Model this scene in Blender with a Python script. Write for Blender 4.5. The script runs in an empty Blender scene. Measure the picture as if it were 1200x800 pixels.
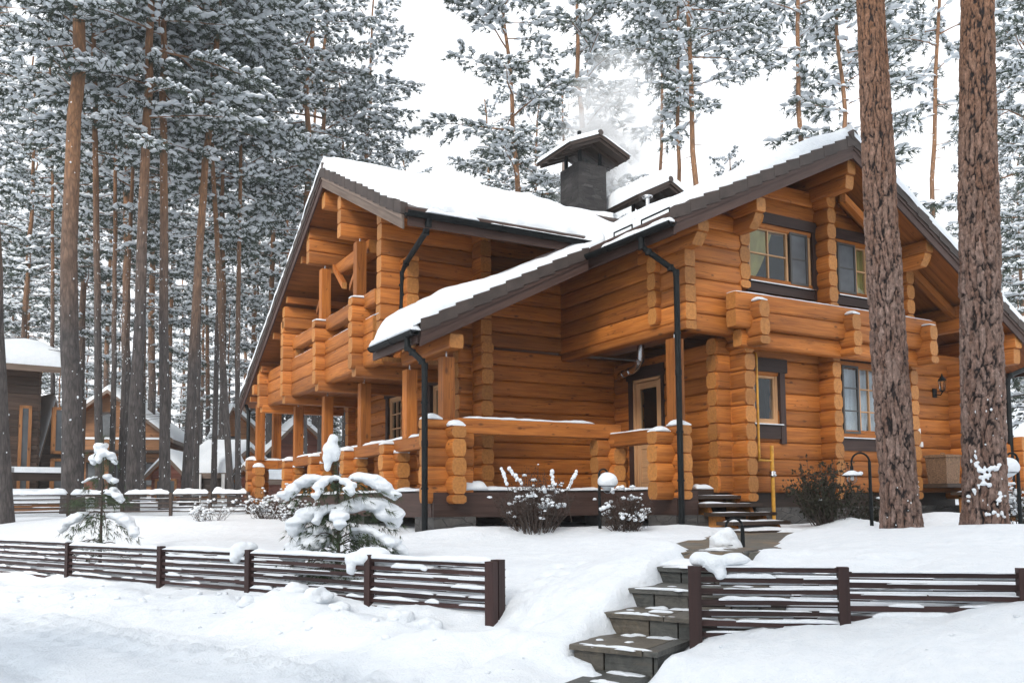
import bpy, bmesh, math, random
import numpy as np
from mathutils import Vector, Matrix, noise as mnoise
R = math.radians
sc = bpy.context.scene
ZC = 1.25                                   # eye height above the road
# ------------------------------------------------------------------ camera
CAMD = np.array([[0.869934184493977, 0.03222065088503149, 0.49211415779811096],
                 [-0.4931115111463343, 0.07191072435131932, 0.8669889764571677],
                 [-0.0074533364192044425, -0.9968905042078661, 0.0784459711929725]])
FPX, CX, CY, YAW = 1015.3275, 599.513, 508.3226, 0.51626498
cam = bpy.data.cameras.new('camera'); camo = bpy.data.objects.new('camera', cam)
sc.collection.objects.link(camo); sc.camera = camo
M = CAMD @ np.diag([1, -1, -1])
camo.matrix_world = Matrix([[*M[0], 0], [*M[1], 0], [*M[2], ZC], [0, 0, 0, 1]])
cam.sensor_width = 36; cam.lens = 36 * FPX / 1200
cam.shift_x = (600 - CX) / 1200; cam.shift_y = (CY - 400) / 1200
cam.clip_start = 0.1; cam.clip_end = 2000
# ------------------------------------------------------------------ sky, sun, exposure
w = bpy.data.worlds.new('World'); sc.world = w; w.use_nodes = True
nt = w.node_tree; nt.nodes.clear()
SUN_EL, SUN_AZ = R(38), R(-58)              # azimuth of the sun in world XY (from +Y, towards +X)
sky = nt.nodes.new('ShaderNodeTexSky'); sky.sky_type = 'NISHITA'; sky.sun_disc = False
sky.sun_elevation = SUN_EL; sky.sun_rotation = R(200)
sky.air_density = 1.0; sky.dust_density = 6.0; sky.ozone_density = 1.0
hs = nt.nodes.new('ShaderNodeHueSaturation'); hs.inputs['Saturation'].default_value = 0.12
mx = nt.nodes.new('ShaderNodeMix'); mx.data_type = 'RGBA'; mx.inputs['Factor'].default_value = 0.80
mx.inputs[7].default_value = (9.25, 9.5, 9.9, 1)      # the even cloud layer
bg = nt.nodes.new('ShaderNodeBackground'); bg.inputs['Strength'].default_value = 0.115
wo = nt.nodes.new('ShaderNodeOutputWorld')
nt.links.new(sky.outputs[0], hs.inputs['Color']); nt.links.new(hs.outputs[0], mx.inputs[6])
nt.links.new(mx.outputs[2], bg.inputs['Color']); nt.links.new(bg.outputs[0], wo.inputs['Surface'])
sun = bpy.data.lights.new('sun', 'SUN'); sun.energy = 1.9; sun.angle = R(14); sun.color = (1, 0.95, 0.88)
suno = bpy.data.objects.new('sun', sun); sc.collection.objects.link(suno)
suno.location = (-10, -10, 30)
sdir = Vector((-0.62, -0.55, 0.56)).normalized()      # towards the sun: behind the camera, a little left
suno.rotation_euler = sdir.to_track_quat('Z', 'Y').to_euler()
sky.sun_elevation = math.asin(sdir.z); sky.sun_rotation = math.atan2(sdir.x, sdir.y)
sc.view_settings.view_transform = 'Standard'; sc.view_settings.look = 'None'
sc.view_settings.gamma = 1; sc.view_settings.exposure = 0.66; sc.view_settings.use_curve_mapping = False
sc.render.engine = 'CYCLES'
sc.cycles.use_denoising = True
sc.cycles.max_bounces = 6; sc.cycles.diffuse_bounces = 5; sc.cycles.transparent_max_bounces = 8
sc.cycles.volume_step_rate = 2.0; sc.cycles.volume_max_steps = 64
try: sc.cycles.volume_bounces = 1
except Exception: pass

# ------------------------------------------------------------------ coordinates
SA, CA = math.sin(YAW), math.cos(YAW)
def ab(u, d): return (u * CA + d * SA, -u * SA + d * CA)        # right, forward -> house axes
def ud(a, b): return (a * CA - b * SA, a * SA + b * CA)
def ray(x, y): return CAMD @ np.array([(x - CX) / FPX, (y - CY) / FPX, 1.0])
def W(x, y, d):                                                  # a place seen at x,y of the survey photo, d metres ahead
    r = ray(x, y); r = r * (d / (r[0] * SA + r[1] * CA)); return r
def U(x, d): 
    r = W(x, 600, d); return ud(r[0], r[1])[0]

# ------------------------------------------------------------------ numpy noise
def _h(ix, iy, s):
    n = (ix.astype(np.int64) * 374761393 + iy.astype(np.int64) * 668265263 + s * 982451653) & 0x7fffffff
    n = ((n ^ (n >> 13)) * 1274126177) & 0x7fffffff
    return ((n ^ (n >> 16)) & 0xffff) / 65535.0
def vn(x, y, s=0):
    x = np.asarray(x, float); y = np.asarray(y, float)
    ix = np.floor(x).astype(int); iy = np.floor(y).astype(int); fx = x - ix; fy = y - iy
    fx = fx * fx * (3 - 2 * fx); fy = fy * fy * (3 - 2 * fy)
    return (_h(ix, iy, s) * (1 - fx) + _h(ix + 1, iy, s) * fx) * (1 - fy) + (_h(ix, iy + 1, s) * (1 - fx) + _h(ix + 1, iy + 1, s) * fx) * fy - 0.5
def fbm(x, y, s=0, o=4):
    t = 0; a = 1.0
    for k in range(o):
        t = t + a * vn(x * 2 ** k, y * 2 ** k, s + k * 7); a *= 0.5
    return t
def sst(x, a, b):
    t = np.clip((np.asarray(x, float) - a) / (b - a), 0, 1); return t * t * (3 - 2 * t)

# ------------------------------------------------------------------ terrain
FENCE_U = [-60, -7.7, -0.15, 1.30, 3.32, 8, 40]; FENCE_D = [50, 13.0, 7.6, 6.2, 5.81, 5.0, 0]
S0 = np.array([0.44, 6.31]); SE = np.array([0.84, -0.54]); SN = np.array([0.54, 0.84])      # stone stair frame in (u,d)
STEP_N = [-0.62, 0, 0.60, 1.03, 1.62, 2.38]; STEP_Z = [-1.185, -1.02, -0.86, -0.71, -0.575, -0.47]
def G(u, d):
    """ground height, relative to the eye"""
    u = np.asarray(u, float); d = np.asarray(d, float)
    df = np.interp(u, FENCE_U, FENCE_D); s = (d - df) * 0.8
    right = sst(u, 0.9, 2.6)
    # road and bank in front of the fences
    lump_ = 0.10 * np.maximum(0, fbm(u * 2.6, d * 2.6, 15, 3)) * sst(s, -1.7, -1.0) * (1 - sst(s, -.35, -.1)) * (1 - right)
    road = -1.25 + lump_ + 0.030 * fbm(u * 1.3, d * 1.3, 3) + 0.010 * fbm(u * 7, d * 7, 4)
    bankL = 0.15 * sst(s, -2.3, -0.35) + 0.13 * sst(s, -1.3, -0.35) * (0.75 + 1.1 * fbm(u * 1.5, d * 1.5, 11) + .5 * vn(u * 3.5, d * 3.5, 12)) * (1 - .45 * sst(-u, 3, 7)) * (1 - .8 * sst(u, -1.1, -.3))
    hr = np.interp(u, [1.2, 1.5, 1.9, 2.3, 2.9, 3.5, 5, 9], [0.12, 0.24, 0.33, 0.37, 0.44, 0.66, 0.72, 0.7])
    bankR = hr * sst(s, -1.9, -0.25) + 0.05 * fbm(u * 2.2, d * 2.2, 21) * sst(s, -1.9, -0.4)
    front = road + bankL * (1 - right) + bankR * right
    # yard behind
    yl = -0.86 + 0.24 * sst(s, 0.0, 1.6) + 0.20 * sst(s, 1.2, 5.5)
    yr = np.interp(s, [0, 0.3, 2.8, 6], [-0.72, -0.49, -0.30, -0.42])
    right2 = sst(u - (d - 6) * .14, 1.5, 3.2)
    yard = yl * (1 - right2) + yr * right2 + 0.05 * fbm(u * 0.8, d * 0.8, 31)
    k = sst(s, -0.25, 0.25)
    h = front * (1 - k) + yard * k
    # the way up between the fences: an even slope with the stone stair on its right side
    e = (u - S0[0]) * SE[0] + (d - S0[1]) * SE[1]; n = (u - S0[0]) * SN[0] + (d - S0[1]) * SN[1]
    slope = np.interp(n, [-0.9, -0.25, 0, 0.6, 1.03, 1.62, 2.38, 3.4, 6], [-1.25, -1.2, -1.04, -0.87, -0.70, -0.56, -0.45, -0.43, -0.42])
    slope = slope + 0.06 * np.exp(-((e + 0.25) / 0.22) ** 2) + 0.05 * fbm(u * 1.6, d * 1.6, 41)
    kg = sst(e, -1.15, -.5) * (1 - sst(e, 1.9, 2.3)) * sst(n, -1.2, -0.4) * (1 - sst(n, 2.3, 3.6))
    h = h * (1 - kg) + slope * kg
    # stair well cut into the snow
    jag = 0.10 * fbm(n * 2.3, e * 1.2, 51)
    er = np.interp(n, [0, .45, .6, 1.0, 1.6, 2.4], [.66, .72, 1.24, 1.24, .95, .56])
    cut = sst(e + jag - .26 * (1 - sst(n, -.12, .0)), -0.06, 0.08) * (1 - sst(e + jag, er - .1, er + .12)) * sst(n + 1.5 * jag, -0.72, -0.50) * (1 - sst(n, 2.5, 2.75))
    floor = np.interp(n, [-0.7, 0.0, 0.1, 0.6, 1.03, 1.62, 2.38, 2.8], [-1.235, -1.235, -1.2, -1.06, -0.92, -0.78, -0.64, -0.6])
    h = h * (1 - cut) + np.minimum(h, floor) * cut
    # cleared flagstone landing before the timber stair
    px = np.interp(d, [8.3, 9.0, 10.0, 11.2, 12.2, 13.4], [1.75, 2.15, 2.65, 3.4, 3.9, 4.3]); hw = np.interp(d, [8.0, 8.6, 10.2, 11.2, 12.6, 13.4], [0.05, 0.40, 0.50, 0.95, 1.15, 1.0])
    m = 1 - sst(np.abs(u - px) + 0.22 * fbm(u * 2, d * 2, 61), hw - 0.12, hw + 0.14)
    m = m * sst(d, 8.2, 8.6) * (1 - sst(d, 12.9, 13.3))
    h = h * (1 - m) + np.minimum(h, -0.515) * m
    # heaped snow beside the timber stair, at the right porch, in front of the house
    def bump(uu, dd, z, ru, rd): return z * np.exp(-((u - uu) / ru) ** 2 - ((d - dd) / rd) ** 2)
    h = h + bump(5.15, 13.2, 0.20, 0.40, 0.6) + bump(7.1, 14.2, 0.22, 0.9, 0.5) + bump(-0.9, 12.8, 0.12, 0.9, 0.5) + bump(0.5, 12.6, 0.06, 1.2, 0.5) + bump(2.2, 12.9, 0.05, 0.8, 0.4)
    h = h + bump(4.9, 8.2, 0.10, 0.9, 0.9) - bump(6.0, 13.4, 0.10, 0.8, 0.5)
    h = h + bump(-.62, 6.75, .13, .50, .32) + bump(-1.5, 7.6, .10, .35, .3) + bump(-2.3, 8.5, .12, .30, .28) + bump(-.1, 6.2, .05, .3, .3)
    # the land rises gently into the wood
    far = sst(d, 14, 26) * 0.22 + np.clip(d - 24, 0, 60) * 0.030
    h = h + far
    # fine lumps
    near = 1 - sst(d, 14, 40)
    h = h + near * (0.018 * fbm(u * 3.1, d * 3.1, 71) + 0.006 * fbm(u * 11, d * 11, 81))
    # footsteps and wheel marks on the road
    rut = np.exp(-((d - 8.1 + .86 * (u + 3.5)) * .75 / .13) ** 2) + 1.3 * np.exp(-((d - 7.3 + .97 * (u + 4.3)) * .72 / .13) ** 2) + .7 * np.exp(-((d - 6.3 + .9 * (u + 4.0)) * .75 / .2) ** 2)
    h = h - 0.05 * rut * (1 - sst(s, -2.6, -2.0)) + 0.03 * rut * fbm(u * 14, d * 14, 91) * (1 - sst(s, -2.4, -2.0))
    return h
def gz(u, d): return float(G(np.array([u]), np.array([d]))[0])
def gab(a, b): return gz(*ud(a, b))

# ------------------------------------------------------------------ materials
def newmat(name):
    m = bpy.data.materials.new(name); m.use_nodes = True
    return m, m.node_tree, m.node_tree.nodes['Principled BSDF']
def N(t, ty, **kw):
    n = t.nodes.new(ty)
    for k, v in kw.items():
        if k.startswith('i_'):
            kk = k[2:]; kk = int(kk) if kk.isdigit() else kk.replace('_', ' ')
            n.inputs[kk].default_value = v
        else: setattr(n, k, v)
    return n
def L(t, a, b): t.links.new(a, b)
def ramp(t, fac, stops):
    r = t.nodes.new('ShaderNodeValToRGB'); cr = r.color_ramp
    while len(cr.elements) > 2: cr.elements.remove(cr.elements[-1])
    while len(cr.elements) < len(stops): cr.elements.new(0.5)
    for e, (p, c) in zip(cr.elements, stops): e.position = p; e.color = (*c, 1) if len(c) == 3 else c
    L(t, fac, r.inputs[0]); return r.outputs[0]
def mixc(t, f, a, b, mode='MIX'):
    m = t.nodes.new('ShaderNodeMix'); m.data_type = 'RGBA'; m.blend_type = mode
    for s, v in ((0, f), (6, a), (7, b)):
        if hasattr(v, 'is_output'): L(t, v, m.inputs[s])
        else: m.inputs[s].default_value = v if s == 0 else ((*v, 1) if len(v) == 3 else v)
    return m.outputs[2]
def bump(t, bs, h, strength=0.3, dist=0.02):
    b = N(t, 'ShaderNodeBump'); b.inputs['Strength'].default_value = strength; b.inputs['Distance'].default_value = dist
    L(t, h, b.inputs['Height']); L(t, b.outputs[0], bs.inputs['Normal'])
def math_(t, op, a, b=None):
    m = N(t, 'ShaderNodeMath', operation=op)
    for i, v in enumerate((a, b)):
        if v is None: continue
        if hasattr(v, 'is_output'): L(t, v, m.inputs[i])
        else: m.inputs[i].default_value = v
    return m.outputs[0]
def plain(name, col, rough=0.6, var=0.12, scale=6, metal=0.0, bmp=0.0, spec=0.5):
    m, t, b = newmat(name)
    tc = N(t, 'ShaderNodeTexCoord'); n = N(t, 'ShaderNodeTexNoise', i_Scale=scale, i_Detail=6.0)
    L(t, tc.outputs['Object'], n.inputs['Vector'])
    lo = tuple(c * (1 - var) for c in col); hi = tuple(min(1, c * (1 + var)) for c in col)
    c = ramp(t, n.outputs[0], [(0.3, lo), (0.7, hi)])
    L(t, c, b.inputs['Base Color']); b.inputs['Roughness'].default_value = rough; b.inputs['Metallic'].default_value = metal
    b.inputs['Specular IOR Level'].default_value = spec
    if bmp: bump(t, b, n.outputs[0], bmp, 0.01)
    return m
def wood(name, dark, lite, endc, knots=True, rough=0.6, vary=0.36):
    m, t, b = newmat(name)
    uv = N(t, 'ShaderNodeUVMap', uv_map='UVMap'); rn = N(t, 'ShaderNodeAttribute', attribute_name='rnd'); en = N(t, 'ShaderNodeAttribute', attribute_name='endg')
    mp = N(t, 'ShaderNodeMapping'); mp.inputs['Scale'].default_value = (1.1, 22, 1); L(t, uv.outputs[0], mp.inputs[0])
    g = N(t, 'ShaderNodeTexNoise', i_Scale=1.6, i_Detail=8.0, i_Roughness=0.62, i_Distortion=0.35); L(t, mp.outputs[0], g.inputs['Vector'])
    c = ramp(t, g.outputs[0], [(0.30, dark), (0.52, tuple((x + y) / 2 for x, y in zip(dark, lite))), (0.72, lite)])
    mb_ = N(t, 'ShaderNodeTexNoise', i_Scale=0.9, i_Detail=3.0); L(t, uv.outputs[0], mb_.inputs['Vector'])
    c = mixc(t, math_(t, 'MULTIPLY', mb_.outputs[0], 0.55), c, tuple(x * 0.62 for x in dark))
    ms_ = N(t, 'ShaderNodeMapping'); ms_.inputs['Scale'].default_value = (.5, 8, 1); L(t, uv.outputs[0], ms_.inputs[0]); s2_ = N(t, 'ShaderNodeTexNoise', i_Scale=1.5, i_Detail=4.0, i_Roughness=.6); L(t, ms_.outputs[0], s2_.inputs['Vector'])
    c = mixc(t, .9, c, ramp(t, s2_.outputs[0], [(.3, (.62, .56, .5)), (.5, (1, 1, 1)), (.72, (1.22, 1.2, 1.15))]), 'MULTIPLY')
    rr = N(t, 'ShaderNodeMapRange'); rr.inputs['To Min'].default_value = 1 - vary; rr.inputs['To Max'].default_value = 1 + vary * 0.5; L(t, rn.outputs['Fac'], rr.inputs['Value'])
    hsv = N(t, 'ShaderNodeHueSaturation'); L(t, c, hsv.inputs['Color']); L(t, rr.outputs[0], hsv.inputs['Value']); c = hsv.outputs[0]
    if knots:
        mk = N(t, 'ShaderNodeMapping'); mk.inputs['Scale'].default_value = (2.6, 5.4, 1); L(t, uv.outputs[0], mk.inputs[0])
        vo = N(t, 'ShaderNodeTexVoronoi', i_Scale=1.0); L(t, mk.outputs[0], vo.inputs['Vector'])
        vs = N(t, 'ShaderNodeSeparateColor'); L(t, vo.outputs['Color'], vs.inputs[0])
        kr = math_(t, 'ADD', math_(t, 'MULTIPLY', vs.outputs[0], 0.10), 0.045)
        kf = N(t, 'ShaderNodeMapRange'); L(t, math_(t, 'DIVIDE', vo.outputs['Distance'], kr), kf.inputs['Value'])
        kf.inputs['From Min'].default_value = 0.6; kf.inputs['From Max'].default_value = 1.4; kf.inputs['To Min'].default_value = 0.75; kf.inputs['To Max'].default_value = 0
        c = mixc(t, kf.outputs[0], c, tuple(x * 0.18 for x in dark))
        mc = N(t, 'ShaderNodeMapping'); mc.inputs['Scale'].default_value = (0.55, 9, 1); L(t, uv.outputs[0], mc.inputs[0])
        ck = N(t, 'ShaderNodeTexNoise', i_Scale=1.3, i_Detail=2.0, i_Distortion=0.2); L(t, mc.outputs[0], ck.inputs['Vector'])
        cf = ramp(t, math_(t, 'ABSOLUTE', math_(t, 'SUBTRACT', ck.outputs[0], 0.60)), [(0.0, (0.8,) * 3), (0.009, (0, 0, 0))])
        c = mixc(t, cf, c, tuple(x * 0.12 for x in dark))
    # end grain
    ne = N(t, 'ShaderNodeTexNoise', i_Scale=26.0, i_Detail=4.0); tc = N(t, 'ShaderNodeTexCoord'); L(t, tc.outputs['Object'], ne.inputs['Vector'])
    ce = ramp(t, ne.outputs[0], [(0.25, tuple(x * 0.62 for x in endc)), (0.7, endc)])
    wf = N(t, 'ShaderNodeMapRange'); wf.inputs['To Min'].default_value = 0.7; wf.inputs['To Max'].default_value = 1.1; L(t, rn.outputs['Fac'], wf.inputs['Value'])
    he = N(t, 'ShaderNodeHueSaturation'); L(t, ce, he.inputs['Color']); L(t, wf.outputs[0], he.inputs['Value'])
    c = mixc(t, en.outputs['Fac'], c, he.outputs[0])
    L(t, c, b.inputs['Base Color']); b.inputs['Roughness'].default_value = rough; b.inputs['Specular IOR Level'].default_value = 0.35
    bump(t, b, g.outputs[0], 0.35, 0.006)
    return m
def snowmat(name='snow'):
    m, t, b = newmat(name)
    geo = N(t, 'ShaderNodeNewGeometry')
    n1 = N(t, 'ShaderNodeTexNoise', i_Scale=9.0, i_Detail=7.0, i_Roughness=0.62); n2 = N(t, 'ShaderNodeTexNoise', i_Scale=60.0, i_Detail=4.0)
    L(t, geo.outputs['Position'], n1.inputs['Vector']); L(t, geo.outputs['Position'], n2.inputs['Vector'])
    c = ramp(t, n1.outputs[0], [(0.3, (0.71, 0.755, 0.80)), (0.7, (0.785, 0.815, 0.845))])
    L(t, c, b.inputs['Base Color']); b.inputs['Roughness'].default_value = 0.65; b.inputs['Specular IOR Level'].default_value = 0.25
    h = math_(t, 'ADD', n1.outputs[0], math_(t, 'MULTIPLY', n2.outputs[0], 0.35))
    bump(t, b, h, 0.7, 0.035)
    return m
MS = snowmat()
WOOD = wood('honey_log', (0.33, 0.095, 0.014), (0.59, 0.220, 0.042), (0.49, 0.205, 0.052))
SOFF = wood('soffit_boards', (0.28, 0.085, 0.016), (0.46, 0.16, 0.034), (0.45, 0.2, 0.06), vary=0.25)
PALEW = wood('pale_frame_wood', (0.56, 0.31, 0.15), (0.72, 0.45, 0.25), (0.7, 0.4, 0.2), knots=False, vary=0.1)
TRIM = wood('dark_brown_board', (0.032, 0.017, 0.014), (0.060, 0.033, 0.027), (0.06, 0.035, 0.03), knots=False, vary=0.2)
FASC = wood('brown_fascia', (0.050, 0.026, 0.020), (0.085, 0.047, 0.037), (0.08, 0.045, 0.035), knots=False, vary=0.15)
GREYB = wood('weathered_board', (0.15, 0.105, 0.08), (0.25, 0.185, 0.145), (0.2, 0.15, 0.12), knots=False, vary=0.2)
FENCE = wood('fence_paint', (0.030, 0.013, 0.012), (0.058, 0.026, 0.023), (0.06, 0.03, 0.026), knots=False, vary=0.35)
DARKW = wood('dark_timber', (0.035, 0.022, 0.017), (0.065, 0.042, 0.03), (0.07, 0.045, 0.03), knots=False, vary=0.25)
BROWNW = wood('brown_timber', (0.055, 0.034, 0.025), (0.105, 0.066, 0.047), (0.15, 0.1, 0.07), knots=False, vary=0.3)
REDW = wood('red_brown_boards', (0.13, 0.040, 0.026), (0.20, 0.070, 0.045), (0.2, 0.08, 0.05), knots=False, vary=0.3)
TAN = wood('amber_boards', (0.26, 0.11, 0.040), (0.40, 0.19, 0.075), (0.4, 0.2, 0.08), vary=0.3)
TILE = plain('roof_tile', (0.046, 0.033, 0.028), 0.7, 0.3, 5, bmp=0.2)
BLACK = plain('black_metal', (0.008, 0.010, 0.011), 0.55, 0.2, 8, spec=.14)
GALV = plain('steel', (0.55, 0.56, 0.57), 0.25, 0.1, 8, metal=1.0)
YEL = plain('yellow_pipe_paint', (0.52, 0.26, 0.030), 0.42, 0.25, 12)
DARKG = plain('dark_sash', (0.060, 0.058, 0.055), 0.5, 0.1, 8)
ROOM = plain('room_dark', (0.020, 0.021, 0.022), 0.9, 0.2, 2)  # near-black colour that paints the shade of the unlit rooms
CURT = plain('olive_curtain', (0.40, 0.33, 0.10), 0.8, 0.2, 3)
NET = plain('net_curtain', (0.55, 0.58, 0.60), 0.8, 0.1, 3)
SCREEN = plain('grey_screen', (0.085, 0.095, 0.105), 0.45, 0.3, 3)
BEIGE = plain('beige_render', (0.50, 0.44, 0.35), 0.8, 0.1, 3)
WHITEP = plain('white_paint', (0.75, 0.74, 0.72), 0.5, 0.05, 5)
WICK = plain('wicker_fibre', (0.17, 0.098, 0.055), 0.7, 0.5, 34, bmp=0.6)
CONC = plain('grey_block', (0.17, 0.165, 0.16), 0.85, 0.25, 5, bmp=0.3)
def glassmat(name, tint=(0.9, 0.93, 0.95), refl=0.16):
    m = bpy.data.materials.new(name); m.use_nodes = True; t = m.node_tree; t.nodes.clear()
    o = N(t, 'ShaderNodeOutputMaterial'); g = N(t, 'ShaderNodeBsdfGlossy'); g.inputs['Roughness'].default_value = 0.015; g.inputs['Color'].default_value = (0.92, 0.95, 0.97, 1)
    tr = N(t, 'ShaderNodeBsdfTransparent'); tr.inputs['Color'].default_value = (*tint, 1)
    lw = N(t, 'ShaderNodeLayerWeight', i_Blend=0.11); mr = N(t, 'ShaderNodeMapRange'); L(t, lw.outputs['Fresnel'], mr.inputs['Value'])
    mr.inputs['To Min'].default_value = refl; mr.inputs['To Max'].default_value = 0.9
    mx = N(t, 'ShaderNodeMixShader'); L(t, mr.outputs[0], mx.inputs[0]); L(t, tr.outputs[0], mx.inputs[1]); L(t, g.outputs[0], mx.inputs[2]); L(t, mx.outputs[0], o.inputs[0])
    return m
GLASS = glassmat('window_glass', (.9, .93, .95), .022)
def stonemat(name, cols, scale=(3.2, 3.2, 5.5), mort=(0.10, 0.10, 0.095)):
    m, t, b = newmat(name); tc = N(t, 'ShaderNodeTexCoord'); mp = N(t, 'ShaderNodeMapping'); mp.inputs['Scale'].default_value = scale; L(t, tc.outputs['Object'], mp.inputs[0])
    vo = N(t, 'ShaderNodeTexVoronoi', i_Scale=1.0); vo.distance = 'CHEBYCHEV'; L(t, mp.outputs[0], vo.inputs['Vector'])
    ve = N(t, 'ShaderNodeTexVoronoi', i_Scale=1.0); ve.feature = 'DISTANCE_TO_EDGE'; L(t, mp.outputs[0], ve.inputs['Vector'])
    sp = N(t, 'ShaderNodeSeparateColor'); L(t, vo.outputs['Color'], sp.inputs[0])
    c = ramp(t, sp.outputs[0], [(i / (len(cols) - 1), cc) for i, cc in enumerate(cols)])
    n = N(t, 'ShaderNodeTexNoise', i_Scale=9.0, i_Detail=9.0, i_Roughness=0.7, i_Distortion=0.6); L(t, tc.outputs['Object'], n.inputs['Vector'])
    c = mixc(t, 0.75, c, ramp(t, n.outputs[0], [(0.3, (0.35,) * 3), (0.75, (1.25, 1.22, 1.18))]), 'MULTIPLY')
    e = ramp(t, ve.outputs['Distance'], [(0.0, (0,) * 3), (0.05, (1,) * 3)])
    c = mixc(t, e, mort, c)
    L(t, c, b.inputs['Base Color']); b.inputs['Roughness'].default_value = 0.7
    bump(t, b, math_(t, 'ADD', n.outputs[0], e), 0.6, 0.02)
    return m
FLAG = stonemat('slate_flag', [(0.13, 0.125, 0.105), (0.19, 0.165, 0.125), (0.22, 0.165, 0.11), (0.11, 0.115, 0.105), (0.165, 0.16, 0.14)], (2.2, 2.2, 5))
def slatemat():
    m, t, b = newmat('slate_block'); tc = N(t, 'ShaderNodeTexCoord'); at = N(t, 'ShaderNodeAttribute', attribute_name='rnd')
    c = ramp(t, at.outputs['Fac'], [(0, (.060, .064, .060)), (.3, (.105, .104, .094)), (.55, (.075, .080, .078)), (.75, (.125, .105, .078)), (1, (.115, .115, .108))])
    n = N(t, 'ShaderNodeTexNoise', i_Scale=7.0, i_Detail=10.0, i_Roughness=0.72, i_Distortion=1.2); L(t, tc.outputs['Object'], n.inputs['Vector'])
    mp = N(t, 'ShaderNodeMapping'); mp.inputs['Scale'].default_value = (2, 2, 14); L(t, tc.outputs['Object'], mp.inputs[0])
    n2 = N(t, 'ShaderNodeTexNoise', i_Scale=2.2, i_Detail=6.0); L(t, mp.outputs[0], n2.inputs['Vector'])
    c = mixc(t, 0.9, c, ramp(t, n.outputs[0], [(0.28, (0.35,) * 3), (0.52, (0.95,) * 3), (0.75, (1.6, 1.5, 1.35))]), 'MULTIPLY')
    c = mixc(t, ramp(t, n2.outputs[0], [(.58, (0,) * 3), (.78, (.4,) * 3)]), c, (.13, .09, .055))
    L(t, c, b.inputs['Base Color']); b.inputs['Roughness'].default_value = 0.55; bump(t, b, math_(t, 'ADD', n.outputs[0], n2.outputs[0]), 0.8, 0.02)
    return m
SLATE = slatemat()
CHIM = stonemat('chimney_slate', [(0.010, 0.009, 0.010), (0.030, 0.026, 0.026), (0.017, 0.015, 0.015), (.055, .052, .052)], (3.5, 3.5, 14), (0.008,) * 3)
PLINTH = stonemat('plinth_stone', [(0.045, 0.043, 0.042), (0.085, 0.08, 0.075), (0.06, 0.057, 0.055)], (3, 3, 9), (0.02,) * 3)
def trunkmat(name):
    m, t, b = newmat(name); tc = N(t, 'ShaderNodeTexCoord'); sx = N(t, 'ShaderNodeSeparateXYZ'); L(t, tc.outputs['Object'], sx.inputs[0])
    mp = N(t, 'ShaderNodeMapping'); mp.inputs['Scale'].default_value = (9, 9, 2.2); L(t, tc.outputs['Object'], mp.inputs[0])
    n = N(t, 'ShaderNodeTexNoise', i_Scale=1.4, i_Detail=8.0, i_Roughness=0.7); L(t, mp.outputs[0], n.inputs['Vector'])
    n2 = N(t, 'ShaderNodeTexNoise', i_Scale=0.35, i_Detail=2.0); L(t, tc.outputs['Object'], n2.inputs['Vector'])
    vp = N(t, 'ShaderNodeMapping'); vp.inputs['Scale'].default_value = (15, 15, 2.6); L(t, tc.outputs['Object'], vp.inputs[0]); vd = N(t, 'ShaderNodeTexVoronoi', i_Scale=1.0); vd.feature = 'DISTANCE_TO_EDGE'; L(t, mixc(t, .22, vp.outputs[0], n.outputs['Color'], 'ADD'), vd.inputs['Vector']); vf = ramp(t, vd.outputs['Distance'], [(0.0, (.55,) * 3), (.22, (1.05,) * 3)])
    oi = N(t, 'ShaderNodeObjectInfo')
    hh = math_(t, 'ADD', sx.outputs[2], math_(t, 'ADD', math_(t, 'MULTIPLY', n2.outputs[0], 4.0), math_(t, 'MULTIPLY', oi.outputs['Random'], 2.5)))
    f = N(t, 'ShaderNodeMapRange'); L(t, hh, f.inputs['Value']); f.inputs['From Min'].default_value = 8.0; f.inputs['From Max'].default_value = 14.5
    low = ramp(t, n.outputs[0], [(0.32, (0.030, 0.026, 0.026)), (0.7, (0.115, 0.098, 0.092))])
    hi = ramp(t, n.outputs[0], [(0.30, (0.13, 0.062, 0.030)), (0.7, (0.33, 0.165, 0.075))])
    L(t, mixc(t, .85, mixc(t, f.outputs[0], low, hi), vf, 'MULTIPLY'), b.inputs['Base Color']); b.inputs['Roughness'].default_value = 0.85
    bump(t, b, n.outputs[0], 0.7, 0.04)
    return m
TRUNK = trunkmat('pine_bark')
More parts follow.
